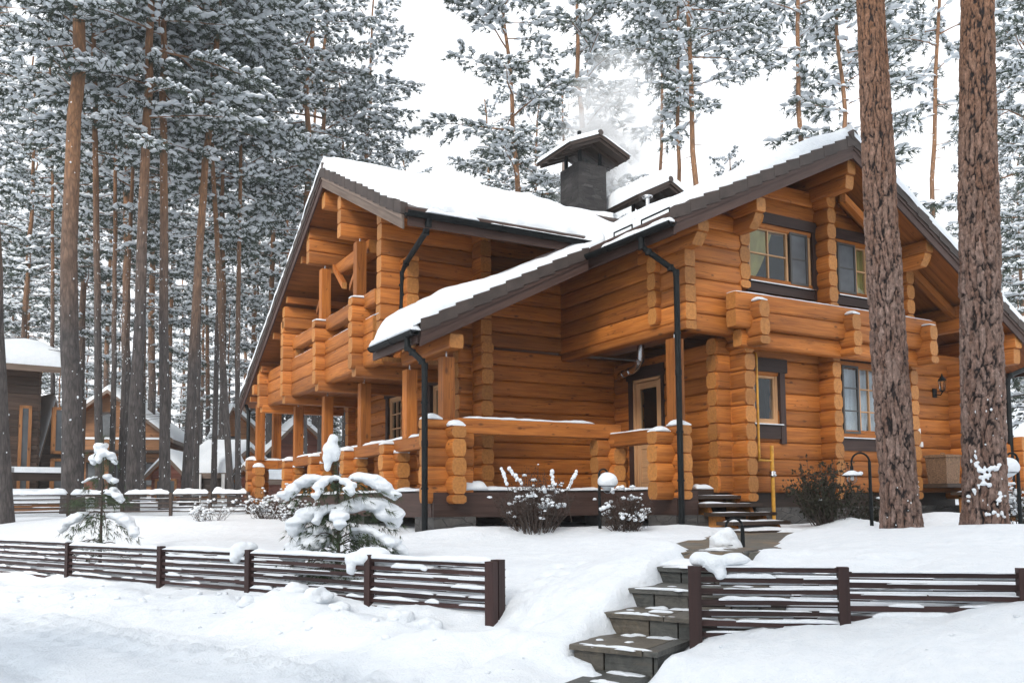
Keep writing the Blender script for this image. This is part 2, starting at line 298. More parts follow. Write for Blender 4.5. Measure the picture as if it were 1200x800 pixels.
def barkmat():
    m, t, b = newmat('thick_pine_bark'); tc = N(t, 'ShaderNodeTexCoord'); at = N(t, 'ShaderNodeAttribute', attribute_name='plate'); ar = N(t, 'ShaderNodeAttribute', attribute_name='rnd')
    sx = N(t, 'ShaderNodeSeparateXYZ'); L(t, tc.outputs['Object'], sx.inputs[0])
    mp = N(t, 'ShaderNodeMapping'); mp.inputs['Scale'].default_value = (1, 1, 0.45); L(t, tc.outputs['Object'], mp.inputs[0])
    n = N(t, 'ShaderNodeTexNoise', i_Scale=38.0, i_Detail=8.0, i_Roughness=0.72); L(t, mp.outputs[0], n.inputs['Vector'])
    pl = mixc(t, ar.outputs['Fac'], (0.165, 0.098, 0.074), (0.250, 0.178, 0.150))
    up = N(t, 'ShaderNodeMapRange'); L(t, sx.outputs[2], up.inputs['Value']); up.inputs['From Min'].default_value = 2.6; up.inputs['From Max'].default_value = 6.5
    pl = mixc(t, math_(t, 'MULTIPLY', up.outputs[0], 0.75), pl, (0.22, 0.105, 0.050))
    pl = mixc(t, 0.9, pl, ramp(t, n.outputs[0], [(0.30, (0.28,) * 3), (0.52, (0.9,) * 3), (0.72, (1.9, 1.85, 1.85))]), 'MULTIPLY')
    f = ramp(t, math_(t, 'ADD', at.outputs['Fac'], math_(t, 'MULTIPLY', math_(t, 'SUBTRACT', n.outputs[0], 0.5), 0.5)), [(0.12, (0,) * 3), (0.60, (1,) * 3)])
    c = mixc(t, f, (0.022, 0.018, 0.018), pl)
    L(t, c, b.inputs['Base Color']); b.inputs['Roughness'].default_value = 0.9; b.inputs['Specular IOR Level'].default_value = 0.2
    bump(t, b, n.outputs[0], 0.9, 0.012)
    return m
BARK = barkmat()
def leafmat(name, a, bcol):
    m, t, b = newmat(name); oi = N(t, 'ShaderNodeObjectInfo'); geo = N(t, 'ShaderNodeNewGeometry')
    n = N(t, 'ShaderNodeTexNoise', i_Scale=0.9, i_Detail=2.0); L(t, geo.outputs['Position'], n.inputs['Vector'])
    c = mixc(t, n.outputs[0], a, bcol)
    L(t, c, b.inputs['Base Color']); b.inputs['Roughness'].default_value = 0.65; b.inputs['Specular IOR Level'].default_value = 0.2
    return m
NEED = leafmat('frosty_needles', (0.026, 0.040, 0.029), (0.078, 0.100, 0.076))
NEEDC = leafmat('pine_needles', (0.035, 0.055, 0.030), (0.080, 0.105, 0.055))
TWIG = plain('dark_twig', (0.055, 0.038, 0.030), 0.8, 0.3, 8)
LEAFD = leafmat('dark_shrub_leaf', (0.018, 0.020, 0.013), (0.045, 0.045, 0.028))
LEAFB = leafmat('withered_leaf', (0.026, 0.016, 0.012), (0.062, 0.036, 0.026))
def groundsnow():
    m = snowmat('ground_snow'); return m
# ------------------------------------------------------------------ mesh builder
rng = random.Random(7)
class MB:
    def __init__(s): s.v = []; s.f = []; s.m = []; s.uv = []; s.rn = []; s.en = []; s.sm = []
    def vert(s, p): s.v.append((float(p[0]), float(p[1]), float(p[2]))); return len(s.v) - 1
    def face(s, idx, m=0, uv=None, rnd=0.5, en=0.0, sm=False):
        s.f.append(tuple(idx)); s.m.append(m); s.uv.append(uv or [(0, 0)] * len(idx)); s.rn.append(rnd); s.en.append(en); s.sm.append(sm)
    def rings(s, rings, uvs, us, m=0, rnd=0.5, sm=True, cap=True, capm=None, closed=True):
        """rings of points -> skin; uvs = v per profile point, us = u per ring"""
        n = len(rings[0]); ix = [[s.vert(p) for p in r] for r in rings]
        for k in range(len(rings) - 1):
            for i in range(n if closed else n - 1):
                j = (i + 1) % n
                v0, v1 = uvs[i], uvs[i + 1]
                s.face((ix[k][i], ix[k][j], ix[k + 1][j], ix[k + 1][i]), m, [(us[k], v0), (us[k], v1), (us[k + 1], v1), (us[k + 1], v0)], rnd, 0, sm)
        if cap and closed:
            for r, rev in ((rings[0], True), (rings[-1], False)):
                c = [s.vert(p) for p in r]
                if rev: c = c[::-1]
                s.face(c, m if capm is None else capm, [(0, 0)] * n, rnd, 1.0, False)
    def ext(s, prof, A, B, m=0, rnd=None, sm=True, tip=0.02, u0=None):
        """extrude a closed profile [(n,z)..] between end functions A(n,z), B(n,z)"""
        rnd = rng.random() if rnd is None else rnd
        cn = sum(p[0] for p in prof) / len(prof); cz = sum(p[1] for p in prof) / len(prof)
        a = [np.array(A(*p), float) for p in prof]; b = [np.array(B(*p), float) for p in prof]
        ln = float(np.linalg.norm(np.mean(b, 0) - np.mean(a, 0))); off = rnd * 61.0 if u0 is None else u0
        vs = [0.0]
        for i in range(len(prof)):
            q = prof[(i + 1) % len(prof)]; vs.append(vs[-1] + math.hypot(q[0] - prof[i][0], q[1] - prof[i][1]))
        vs = [v + rnd * 17.3 for v in vs]
        if tip and ln > tip * 4:
            k = tip / ln; ca = np.mean(a, 0); cb = np.mean(b, 0)
            r1 = [x + (y - x) * k for x, y in zip(a, b)]; r2 = [y + (x - y) * k for x, y in zip(a, b)]
            sc_ = 0.93
            r0 = [ca + (x - ca) * sc_ for x in a]; r3 = [cb + (x - cb) * sc_ for x in b]
            s.rings([r0, r1, r2, r3], vs, [off, off + tip, off + ln - tip, off + ln], m, rnd, sm)
        else: s.rings([a, b], vs, [off, off + ln], m, rnd, sm)
    def box(s, P, s0, s1, n0, n1, z0, z1, m=0, rnd=None, along='s'):
        """box in a mapped frame P(s,n,z)"""
        if along == 's': s.ext([(n0, z0), (n1, z0), (n1, z1), (n0, z1)], lambda n, z: P(s0, n, z), lambda n, z: P(s1, n, z), m, rnd, False, 0)
        elif along == 'n': s.ext([(s0, z0), (s1, z0), (s1, z1), (s0, z1)], lambda a, z: P(a, n0, z), lambda a, z: P(a, n1, z), m, rnd, False, 0)
        else: s.ext([(s0, n0), (s1, n0), (s1, n1), (s0, n1)], lambda a, n: P(a, n, z0), lambda a, n: P(a, n, z1), m, rnd, False, 0)
    def tube(s, pts, r, n=8, m=0, sm=True, cap=True):
        pts = [Vector(p) for p in pts]; rr = r if isinstance(r, (list, tuple)) else [r] * len(pts)
        rings = []; ref = None; us = [0]
        for i, p in enumerate(pts):
            t = (pts[min(i + 1, len(pts) - 1)] - pts[max(i - 1, 0)]).normalized()
            if ref is None: ref = Vector((0, 0, 1)) if abs(t.z) < 0.9 else Vector((1, 0, 0))
            x = t.cross(ref).normalized(); ref = x.cross(t).normalized()
            rings.append([p + (x * math.cos(2 * math.pi * k / n) + ref * math.sin(2 * math.pi * k / n)) * rr[i] for k in range(n)])
            if i: us.append(us[-1] + (p - pts[i - 1]).length)
        s.rings(rings, [k * 0.05 for k in range(n + 1)], us, m, rng.random(), sm, cap)
    def lathe(s, c, prof, n=16, m=0, sm=True):
        c = Vector(c); rings = [[c + Vector((r * math.cos(2 * math.pi * k / n), r * math.sin(2 * math.pi * k / n), z)) for k in range(n)] for r, z in prof]
        s.rings(rings, [k * 0.05 for k in range(n + 1)], list(range(len(prof))), m, 0.5, sm)
    def lump(s, c, r, seed=0, m=0, sub=2, amp=0.25, flat=None):
        vs, fs = ico(sub); k0 = len(s.v); c = Vector(c)
        for v in vs:
            q = 1 + amp * mnoise.noise(v * 1.7 + Vector((seed * 3.1, seed * 1.7, seed)))
            z = v.z * r[2] * q
            if flat is not None and z < -flat: z = -flat
            s.v.append((c.x + v.x * r[0] * q, c.y + v.y * r[1] * q, c.z + z))
        for f in fs: s.face([k0 + i for i in f], m, None, 0.5, 0, True)
    def pieces(s):
        """split into groups of islands whose bounds touch"""
        n = len(s.v); pa = list(range(n))
        def fd(x):
            while pa[x] != x: pa[x] = pa[pa[x]]; x = pa[x]
            return x
        for f in s.f:
            r = fd(f[0])
            for k in f[1:]: pa[fd(k)] = r
        lab = np.array([fd(k) for k in range(n)]); V = np.array(s.v); u, inv = np.unique(lab, return_inverse=True)
        lo = np.full((len(u), 3), 1e9); hi = -lo; np.minimum.at(lo, inv, V); np.maximum.at(hi, inv, V); lo -= .012; hi += .012
        q = list(range(len(u)))
        def f2(x):
            while q[x] != x: q[x] = q[q[x]]; x = q[x]
            return x
        for i in range(len(u)):
            t = np.all((lo[i] <= hi[i + 1:]) & (hi[i] >= lo[i + 1:]), axis=1)
            for j in np.nonzero(t)[0]: q[f2(i + 1 + j)] = f2(i)
        g = np.array([f2(k) for k in range(len(u))])[inv]; out = []
        for r in np.unique(g):
            m = MB(); mp = {}
            for k in np.nonzero(g == r)[0]: mp[k] = len(m.v); m.v.append(s.v[k])
            for i, f in enumerate(s.f):
                if f[0] in mp: m.f.append(tuple(mp[k] for k in f)); m.m.append(s.m[i]); m.uv.append(s.uv[i]); m.rn.append(s.rn[i]); m.en.append(s.en[i]); m.sm.append(s.sm[i])
            out.append(m)
        return out
    def build(s, name, mats, parent=None, z0=ZC, recalc=True, link=True, split=True):
        if split and parent is not None and name != 'rail' and (parent.name.startswith('log_house') or (parent.parent and parent.parent.name.startswith('log_house'))) and len(s.v) < 20000:
            ps = s.pieces()
            if 1 < len(ps) <= 24: return [m.build(name, mats, parent, z0, recalc, link, False) for m in ps][0]
        me = bpy.data.meshes.new(name)
        o = bpy.data.objects.new(name, me)
        off = Vector((0, 0, 0))
        if parent is not None: o.parent = parent; off = rootloc(parent)
        V = np.array(s.v, float) if s.v else np.zeros((0, 3))
        V = V + np.array([0, 0, z0]) - np.array(off)
        me.from_pydata(V.tolist(), [], s.f)
        for mm in (mats if isinstance(mats, (list, tuple)) else [mats]): me.materials.append(mm)
        me.polygons.foreach_set('material_index', s.m); me.polygons.foreach_set('use_smooth', s.sm)
        u = me.uv_layers.new(name='UVMap'); u.data.foreach_set('uv', np.array([c for f in s.uv for c in f], float).ravel())
        a = me.attributes.new('rnd', 'FLOAT', 'FACE'); a.data.foreach_set('value', s.rn)
        a = me.attributes.new('endg', 'FLOAT', 'FACE'); a.data.foreach_set('value', s.en)
        if recalc:
            b = bmesh.new(); b.from_mesh(me); bmesh.ops.recalc_face_normals(b, faces=b.faces); b.to_mesh(me); b.free()
        me.update()
        if link: sc.collection.objects.link(o)
        return o
_ico = {}
def ico(n):
    if n not in _ico:
        b = bmesh.new(); bmesh.ops.create_icosphere(b, subdivisions=n, radius=1); b.verts.ensure_lookup_table()
        _ico[n] = ([v.co.copy() for v in b.verts], [[v.index for v in f.verts] for f in b.faces]); b.free()
    return _ico[n]
def rootloc(o):
    p = Vector((0, 0, 0))
    while o is not None: p = p + o.location; o = o.parent
    return p
def thing(name, label, cat, loc, group=None):
    o = bpy.data.objects.new(name, None); sc.collection.objects.link(o); o.location = (loc[0], loc[1], loc[2] + ZC); o.empty_display_size = 0.3
    o['label'] = label; o['category'] = cat
    if group: o['group'] = group
    return o
def tag(o, label, cat, group=None):
    o['label'] = label; o['category'] = cat
    if group: o['group'] = group
    return o
def PX(y0): return lambda s_, n, z: (s_, y0 + n, z)       # frame of a wall that runs along X
def PY(x0): return lambda s_, n, z: (x0 + n, s_, z)       # frame of a wall that runs along Y
def PL(p, q):                                              # frame of a line on the ground
    p = np.array(p[:2]); q = np.array(q[:2]); t = (q - p) / np.linalg.norm(q - p); n_ = np.array([-t[1], t[0]])
    return lambda s_, n, z: (p[0] + t[0] * s_ + n_[0] * n, p[1] + t[1] * s_ + n_[1] * n, z)
H = 0.29
def logprof(z0, z1, wd=0.24, g=0.040):
    h = z1 - z0; hw = wd / 2; k = h / 0.29
    right = [(hw - g, z0 + 0.001), (hw - 0.014, z0 + 0.010 * k), (hw - 0.004, z0 + 0.045 * k), (hw, z0 + 0.145 * k), (hw - 0.004, z0 + 0.245 * k), (hw - 0.014, z0 + 0.280 * k), (hw - g, z1 - 0.001)]
    return right + [(-n, z) for n, z in right[::-1]]
def octprof(z0, z1, wd=0.25, g=0.055):
    h = z1 - z0; hw = wd / 2; k = h / 0.29
    g = .038; right = [(hw - g - .015, z0 + 0.002), (hw - g, z0 + .012), (hw - 0.004, z0 + 0.070 * k), (hw, z0 + 0.15 * k), (hw - 0.004, z0 + 0.225 * k), (hw - g, z1 - .012), (hw - g - .015, z1 - 0.002)]
    return right + [(-n, z) for n, z in right[::-1]]
def sqprof(z0, z1, wd, c=0.012):
    hw = wd / 2
    return [(-hw + c, z0), (hw - c, z0), (hw, z0 + c), (hw, z1 - c), (hw - c, z1), (-hw + c, z1), (-hw, z1 - c), (-hw, z0 + c)]
def log(mb, axis, c, z0, z1, s0, s1, wd=0.24, prof='log', rnd=None, g=0.040):
    pr = logprof(z0, z1, wd, g) if prof == 'log' else octprof(z0, z1, wd) if prof == 'oct' else sqprof(z0, z1, wd)
    fa = s0 if callable(s0) else (lambda z: s0); fb = s1 if callable(s1) else (lambda z: s1)
    if axis == 'x': mb.ext(pr, lambda n, z: (fa(z), c + n, z), lambda n, z: (fb(z), c + n, z), 0, rnd, prof != 'sq')
    else: mb.ext(pr, lambda n, z: (c + n, fa(z), z), lambda n, z: (c + n, fb(z), z), 0, rnd, prof != 'sq')
def wall(mb, axis, c, s0, s1, zb, zt, openings=(), phase=0.0, lim=None, wd=0.24, jig=0.0):
    z = zb + phase - (H if phase > 0 else 0)
    while z < zt - 0.02:
        a, b = max(z, zb), min(z + H, zt); z += H
        if b - a < 0.05: continue
        segs = [(s0, s1)]
        for (o0, o1, oz0, oz1) in openings:
            if (a + b) / 2 > oz0 and (a + b) / 2 < oz1:
                segs = [q for (p0, p1) in segs for q in ((p0, min(p1, o0)), (max(p0, o1), p1)) if q[1] - q[0] > 0.03]
        for (p0, p1) in segs:
            j0 = rng.uniform(-jig, jig) if jig else 0
            if lim is None: log(mb, axis, c, a, b, p0 + j0, p1, wd)
            else:
                l0, l1 = lim(b); k0, k1 = lim(a)
                if l1 - l0 < 0.1: continue
                f0 = (lambda zz, p0=p0: max(p0, lim(zz)[0])); f1 = (lambda zz, p1=p1: min(p1, lim(zz)[1]))
                log(mb, axis, c, a, b, f0, f1, wd)
def stack(mb, axis, c, s0, s1, zb, zt, phase=0.0, wd=0.24, jig=0.012, prof='log'):
    z = zb + phase - (H if phase > 0 else 0)
    while z < zt - 0.02:
        a, b = max(z, zb), min(z + H, zt); z += H
        if b - a < 0.05: continue
        log(mb, axis, c, a, b, s0 + rng.uniform(-jig, jig), s1 + rng.uniform(-jig, jig), wd + rng.uniform(-.008, .008), prof)
def snowstrip(mb, p, q, wd, ht, seed=0, step=0.05, amp=0.35, taper=0.08, m=0, sag=0.0):
    """a band of lying snow from p to q"""
    p = Vector(p); q = Vector(q); ln = (q - p).length; n = max(3, int(ln / step)); t = (q - p).normalized(); sd = t.cross(Vector((0, 0, 1))).normalized()
    rings = []
    for i in range(n + 1):
        x = i / n * ln; e = min(1, min(x, ln - x) / taper + 0.12); e = math.sqrt(e) if e < 1 else 1
        k = 1 + amp * 2 * mnoise.noise(Vector((x * 2.2, seed * 5.7, 0.3))) + amp * 0.7 * mnoise.noise(Vector((x * 9, seed * 3.3, 1.3)))
        hh = max(0.12, k) * ht * e; ww = wd * (0.9 + 0.1 * e) * (1 + 0.12 * mnoise.noise(Vector((x * 4, seed * 2.2, 7))))
        c = p + t * x; lo = -0.15 * ht * max(0, mnoise.noise(Vector((x * 5, seed, 4)))) - sag * max(0, mnoise.noise(Vector((x * 3, seed, 9))))
        prof = [(-0.5, lo / max(ht, 1e-3)), (-0.52, 0.35), (-0.36, 0.82), (-0.1, 1.0), (0.18, 0.98), (0.4, 0.75), (0.52, 0.3), (0.5, lo / max(ht, 1e-3))]
        rings.append([c + sd * (a * ww) + Vector((0, 0, b * hh if b > 0 else b * ht)) for a, b in prof])
    mb.rings(rings, list(range(9)), list(range(n + 1)), m, 0.5, True)
def remesh(o, voxel, it=2):
    md = o.modifiers.new('r', 'REMESH'); md.mode = 'VOXEL'; md.voxel_size = voxel; md.use_smooth_shade = True
    s = o.modifiers.new('s', 'SMOOTH'); s.iterations = it; s.factor = 0.5
    dg = bpy.context.evaluated_depsgraph_get(); me = bpy.data.meshes.new_from_object(o.evaluated_get(dg)); o.modifiers.clear()
    old = o.data; nm = old.name; o.data = me; bpy.data.meshes.remove(old); me.name = nm
    me.polygons.foreach_set('use_smooth', [True] * len(me.polygons))
    return o

# ================================================================== GROUND
def axis(a, b, c, e, fine, grow=1.13):
    v = list(np.arange(b, c + 1e-6, fine)); s = fine; x = c
    while x < e: s *= grow; x += s; v.append(x)
    s = fine; x = b; pre = []
    while x > a: s *= grow; x -= s; pre.append(x)
    return np.array(pre[::-1] + v)
us = axis(-260, -9, 9.5, 260, 0.06); ds = axis(-120, 3.6, 14.5, 420, 0.06, 1.07)
UU, DD = np.meshgrid(us, ds); ZZ = G(UU, DD)
_r = random.Random(12)
def dent(u, d, ru, rd, z):
    i0, i1 = np.searchsorted(us, (u - ru * 3, u + ru * 3)); j0, j1 = np.searchsorted(ds, (d - rd * 3, d + rd * 3))
    if i1 - i0 > 1 and j1 - j0 > 1:
        q = ((UU[j0:j1, i0:i1] - u) / ru) ** 2 + ((DD[j0:j1, i0:i1] - d) / rd) ** 2; ZZ[j0:j1, i0:i1] += z * (np.exp(-q) - .45 * np.exp(-(np.sqrt(q) - 1.7) ** 2 * 3))
for k in range(46):                                            # a line of steps along the road, another up the slope
    t = k / 45; dent(-5.5 + 5.6 * t + (.09 if k % 2 else -.09), 9.3 - 4.0 * t + _r.uniform(-.06, .06) + (.07 if k % 2 else -.07), .075, .10, -.035)
for k in range(16): t = k / 15; dent(-.15 + .75 * t + (.1 if k % 2 else -.1), 6.3 + 2.6 * t, .07, .09, -.04)
for k in range(260):
    u = _r.uniform(-8, 1.0); dent(u, 5.2 - .72 * u + _r.gauss(0, .7), _r.uniform(.03, .09), _r.uniform(.03, .08), _r.uniform(-.03, .02))
for k in range(150): dent(_r.uniform(-.2, 3.8), _r.uniform(4.9, 8.0), _r.uniform(.03, .10), _r.uniform(.03, .10), _r.uniform(-.022, .018))
for k in range(90):
    u = -5.0 + 4.2 * k / 90; dent(u, 8.1 - .86 * (u + 3.5) + .10, .035, .05, -.03); dent(u + .02, 8.1 - .86 * (u + 3.5) - .10, .035, .05, -.03); dent(u, 7.3 - .97 * (u + 4.3) + .08, .04, .05, -.025)
AA = UU * CA + DD * SA; BB = -UU * SA + DD * CA
me = bpy.data.meshes.new('snowy_ground'); nx, ny = len(us), len(ds)
co = np.stack([AA, BB, ZZ + ZC], -1).reshape(-1, 3); me.vertices.add(len(co)); me.vertices.foreach_set('co', co.ravel())
i, j = np.meshgrid(np.arange(nx - 1), np.arange(ny - 1)); q = (j * nx + i).ravel()
fc = np.stack([q, q + 1, q + nx + 1, q + nx], -1); me.loops.add(fc.size); me.loops.foreach_set('vertex_index', fc.ravel())
me.polygons.add(len(fc)); me.polygons.foreach_set('loop_start', np.arange(len(fc)) * 4); me.polygons.foreach_set('loop_total', np.full(len(fc), 4))
me.polygons.foreach_set('use_smooth', np.ones(len(fc), bool)); me.update(); me.validate()
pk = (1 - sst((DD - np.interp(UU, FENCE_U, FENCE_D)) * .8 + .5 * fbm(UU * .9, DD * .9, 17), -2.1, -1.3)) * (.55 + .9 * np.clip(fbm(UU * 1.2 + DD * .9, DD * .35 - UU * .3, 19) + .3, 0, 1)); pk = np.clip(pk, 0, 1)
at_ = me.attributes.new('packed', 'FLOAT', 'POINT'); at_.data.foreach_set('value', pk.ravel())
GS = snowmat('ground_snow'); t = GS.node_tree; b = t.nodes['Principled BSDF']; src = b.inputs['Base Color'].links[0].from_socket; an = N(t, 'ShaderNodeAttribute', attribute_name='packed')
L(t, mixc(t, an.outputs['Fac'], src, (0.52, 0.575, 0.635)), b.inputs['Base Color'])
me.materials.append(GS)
ground = bpy.data.objects.new('snowy_ground', me); sc.collection.objects.link(ground); ground['kind'] = 'structure'
# flagstone landing under the snow
mb = MB(); q = [(1.2, 8.2), (2.6, 8.0), (3.4, 9.6), (5.6, 11.2), (6.6, 13.2), (3.2, 13.4), (2.2, 10.8)]
top = [mb.vert((*ab(*p), -0.478)) for p in q]; bot = [mb.vert((*ab(*p), -0.56)) for p in q]
mb.face(top); mb.face(bot[::-1])
for k in range(len(q)): mb.face((top[k], bot[k], bot[(k + 1) % len(q)], top[(k + 1) % len(q)]))
p = mb.build('flagstone_path', FLAG); p['kind'] = 'structure'

# ================================================================== THE LOG HOUSE
house = thing('log_house', 'large honey coloured log house with snowy roofs, balcony and dark stone chimney', 'house', (9.0, 12.3, -0.45))
A0 = 12.5; ZR = 6.32
def rz(a): return ZR - 0.48 * (A0 - a) if a < A0 else ZR - 0.585 * (a - A0)          # tiles of the gable facing the road
def rz_under(a): return rz(a) - 0.36
B0 = 16.45; ZL = 6.64
def lz(b): return ZL - 0.485 * (B0 - b) if b < B0 else ZL - 0.55 * (b - B0)           # tiles of the wing with the balcony
def lim_main(z): 
    h0 = (ZR - 0.36 - z); return (A0 - h0 / 0.48, A0 + h0 / 0.585) if h0 > 0 else (A0, A0)
def lim_left(z):
    h0 = (ZL - 0.36 - z); return (B0 - h0 / 0.485, B0 + h0 / 0.55) if h0 > 0 else (B0, B0)

# --- log walls
LW1 = (10.89, 11.52, 1.31, 2.22); LW2 = (13.13, 14.60, 1.16, 2.55); UW1 = (10.88, 12.47, 3.80, 4.87); UW2 = (13.12, 14.65, 3.80, 4.87)
DOOR = (12.62, 13.42, 0.19, 2.32)
mb = MB(); wall(mb, 'x', 10.92, 10.12, 16.62, 0.13, 2.75, [LW1, LW2], 0.0, jig=0.012)
wall(mb, 'x', 10.92, 10.42, 15.0, 2.75, 6.2, [UW1, UW2], 0.0, lim=lim_main); mb.build('front_log_wall', WOOD, house)
mb = MB(); wall(mb, 'y', 10.5, 10.50, 14.2, -0.02, 2.75, [DOOR], 0.145, jig=0.012); mb.build('entrance_log_wall', WOOD, house)
mb = MB(); stack(mb, 'x', 10.93, 10.08, 10.36, .13, 2.75, 0.0, .25, prof='oct'); mb.build('corner_log_ends', WOOD, house); mb = MB(); stack(mb, 'y', 10.5, 10.46, 10.79, -.02, 2.75, 0.145, .25, prof='oct'); mb.build('corner_log_ends', WOOD, house); mb = MB(); stack(mb, 'y', 7.3, 13.72, 14.07, -.05, 2.9, .145, .26, prof='oct'); mb.build('corner_log_ends', WOOD, house); mb = MB(); stack(mb, 'x', 14.2, 6.9, 7.17, -.05, 2.9, 0.0, .25, prof='oct'); mb.build('corner_log_ends', WOOD, house)
mb = MB(); stack(mb, 'y', 10.5, 10.49, 10.95, 3.55, 5.0, 0.145, prof='oct'); stack(mb, 'y', 12.66, 10.49, 10.95, 3.40, 5.78, 0.145, prof='oct'); stack(mb, 'y', 14.82, 10.49, 10.95, 3.40, 4.5, 0.145, prof='oct')
stack(mb, 'y', 12.66, 10.49, 10.95, 0.0, 2.72, 0.145, prof='oct'); stack(mb, 'y', 14.82, 10.49, 10.95, 0.0, 2.72, 0.145, prof='oct'); stack(mb, 'y', 16.42, 10.49, 14.2, 0.0, 2.72, 0.145, prof='oct')
mb.build('cross_log_ends', WOOD, house)
mb = MB(); wall(mb, 'x', 14.2, 6.93, 10.6, -0.05, 2.9, (), 0.0, jig=0.012); wall(mb, 'x', 14.2, 5.39, 13.2, 2.9, 5.19, (), 0.0, jig=0.012); mb.build('porch_log_wall', WOOD, house)
GWIN = (17.55, 18.25, 0.95, 2.35); GDOOR = (15.0, 15.9, 0.2, 2.35)
mb = MB(); wall(mb, 'y', 7.3, 13.76, 20.7, -0.05, 2.6, [GWIN, GDOOR], 0.145, jig=0.012)
wall(mb, 'y', 7.3, 13.76, 23.0, 2.6, 6.0, [(16.4, 17.6, 2.7, 4.7)], 0.145, lim=lim_left); stack(mb, 'y', 5.86, 13.76, 14.35, 3.2, 4.3, 0.145)
mb.build('balcony_gable_wall', WOOD, house)
mb = MB(); wall(mb, 'y', 9.24, 10.44, 14.2, 2.73, 4.34, (), 0.145); mb.build('overhang_side_wall', WOOD, house)
mb = MB(); wall(mb, 'x', 10.62, 9.16, 10.42, 2.73, 4.75, (), 0.0, lim=lambda z: (max(9.16, lim_main(z)[0]), 10.42)); stack(mb, 'x', 11.15, 9.02, 9.3, 2.9, 4.15, 0.0, prof='oct')
mb.build('overhang_front_wall', WOOD, house)
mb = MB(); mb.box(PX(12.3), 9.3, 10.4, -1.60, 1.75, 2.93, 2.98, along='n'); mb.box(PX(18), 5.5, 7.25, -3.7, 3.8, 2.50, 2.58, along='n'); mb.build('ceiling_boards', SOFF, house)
# far and right walls that close the house
mb = MB(); wall(mb, 'x', 20.6, 7.0, 12.2, -0.05, 2.9); wall(mb, 'x', 22.9, 7.3, 12, 2.6, 3.2); wall(mb, 'y', 16.9, 14.0, 21, -0.05, 3.4); wall(mb, 'y', 12.0, 14.4, 22, 2.9, 3.4); mb.build('rear_log_wall', WOOD, house)
# partitions of the balcony wing
mb = MB(); wall(mb, 'x', 19.72, 5.14, 7.3, 2.45, 4.9, (), 0.0, lim=lambda z: (5.14, 7.3) if z < lz(19.8) - .36 else (5.14, 5.15), jig=.01)
wall(mb, 'x', 21.85, 5.12, 7.3, 2.40, 3.75, (), 0.0, jig=.01); mb.build('balcony_end_wall', WOOD, house)
# --- plinth
mb = MB()
mb.box(PX(11.05), 10.4, 16.6, -0.1, 0.1, -0.9, 0.13, m=0); mb.box(PY(10.62), 10.9, 14.3, -0.1, 0.1, -0.9, 0.1)
mb.box(PX(14.25), 7.3, 10.6, -0.1, 0.1, -0.9, 0.0); mb.box(PY(7.4), 14.3, 20.5, -0.1, 0.1, -0.9, 0.0)
pl = mb.build('plinth', DARKW, house)
for (a, b, sx, sy) in ((5.85, 12.45, 0.36, 0.36), (9.15, 10.75, 0.34, 0.34), (9.05, 12.5, .3, .3), (5.95, 15.9, .3, .3), (5.95, 19.2, .3, .3), (10.3, 10.8, .3, .3)):
    mb = MB(); mb.box(PX(b), a - sx, a + sx, -sy, sy, -0.9, -0.22, along='z'); mb.build('stone_pier', PLINTH, house)
mb = MB(); mb.box(PX(10.72), 10.75, 16.55, -0.06, 0.06, -0.9, -0.12); mb.build('stone_plinth', PLINTH, house)
# --- porch deck
mb = MB(); P = PX(0)
mb.box(P, 5.62, 10.38, 12.32, 14.08, 0.11, 0.19, along='n'); mb.box(P, 9.02, 10.38, 10.95, 12.30, 0.11, 0.19, along='n'); mb.box(P, 5.62, 7.18, 14.10, 22.5, 0.11, 0.19, along='n'); mb.box(P, 7.2, 9.5, 20.8, 22.5, 0.11, 0.19, along='n')
mb.build('porch_deck', DARKW, house)
mb = MB(); mb.box(PX(12.25), 5.55, 9.0, -0.03, 0.03, -0.23, 0.16); mb.box(PY(8.96), 10.52, 12.21, -0.03, 0.03, -0.23, 0.16); mb.box(PX(10.50), 8.99, 9.32, -0.03, 0.03, -0.23, 0.16)
mb.box(PY(5.57), 12.29, 22.6, -0.03, 0.03, -0.23, 0.16); mb.build('deck_fascia', FASC, house)
mb = MB()
snowstrip(mb, (6.05, 12.42, 0.19), (9.0, 12.42, 0.19), 0.34, 0.055, 1, amp=.5); snowstrip(mb, (9.10, 12.2, 0.19), (9.10, 10.95, 0.19), 0.28, 0.045, 2); snowstrip(mb, (5.72, 13.0, 0.19), (5.72, 22.4, 0.19), 0.3, 0.05, 3)
snowstrip(mb, (6.02, 12.36, 0.20), (6.5, 12.36, 0.20), 0.3, 0.12, 5); snowstrip(mb, (9.35, 10.62, 0.19), (9.7, 10.62, .19), .2, .07, 6)
mb.build('deck_snow', MS, house)
# --- porch rail, corner stacks, posts
mb = MB()
log(mb, 'x', 12.33, 1.09, 1.335, 5.98, 9.16, 0.20, 'sq'); log(mb, 'y', 9.0, 0.94, 1.165, 10.8, 12.75, 0.20, 'sq'); log(mb, 'y', 5.9, 0.90, 1.12, 12.6, 22.6, 0.20, 'sq'); log(mb, 'x', 22.6, 0.9, 1.12, 5.2, 6.0, .2, 'sq')
mb.build('porch_rail', WOOD, house)
mb = MB()
snowstrip(mb, (6.1, 12.33, 1.335), (8.6, 12.33, 1.335), 0.19, 0.045, 11); snowstrip(mb, (9.0, 12.6, 1.165), (9.0, 10.9, 1.165), 0.17, 0.03, 12)
for k, (y0, y1) in enumerate(((12.75, 13.85), (14.2, 16.15), (16.5, 18.5), (18.85, 20.8), (21.2, 22.4))): snowstrip(mb, (5.9, y0, 1.12), (5.9, y1, 1.12), 0.18, 0.045, 13 + k)
snowstrip(mb, (5.2, 22.6, 1.12), (5.9, 22.6, 1.12), .19, .05, 19)
mb.build('rail_snow', MS, house)
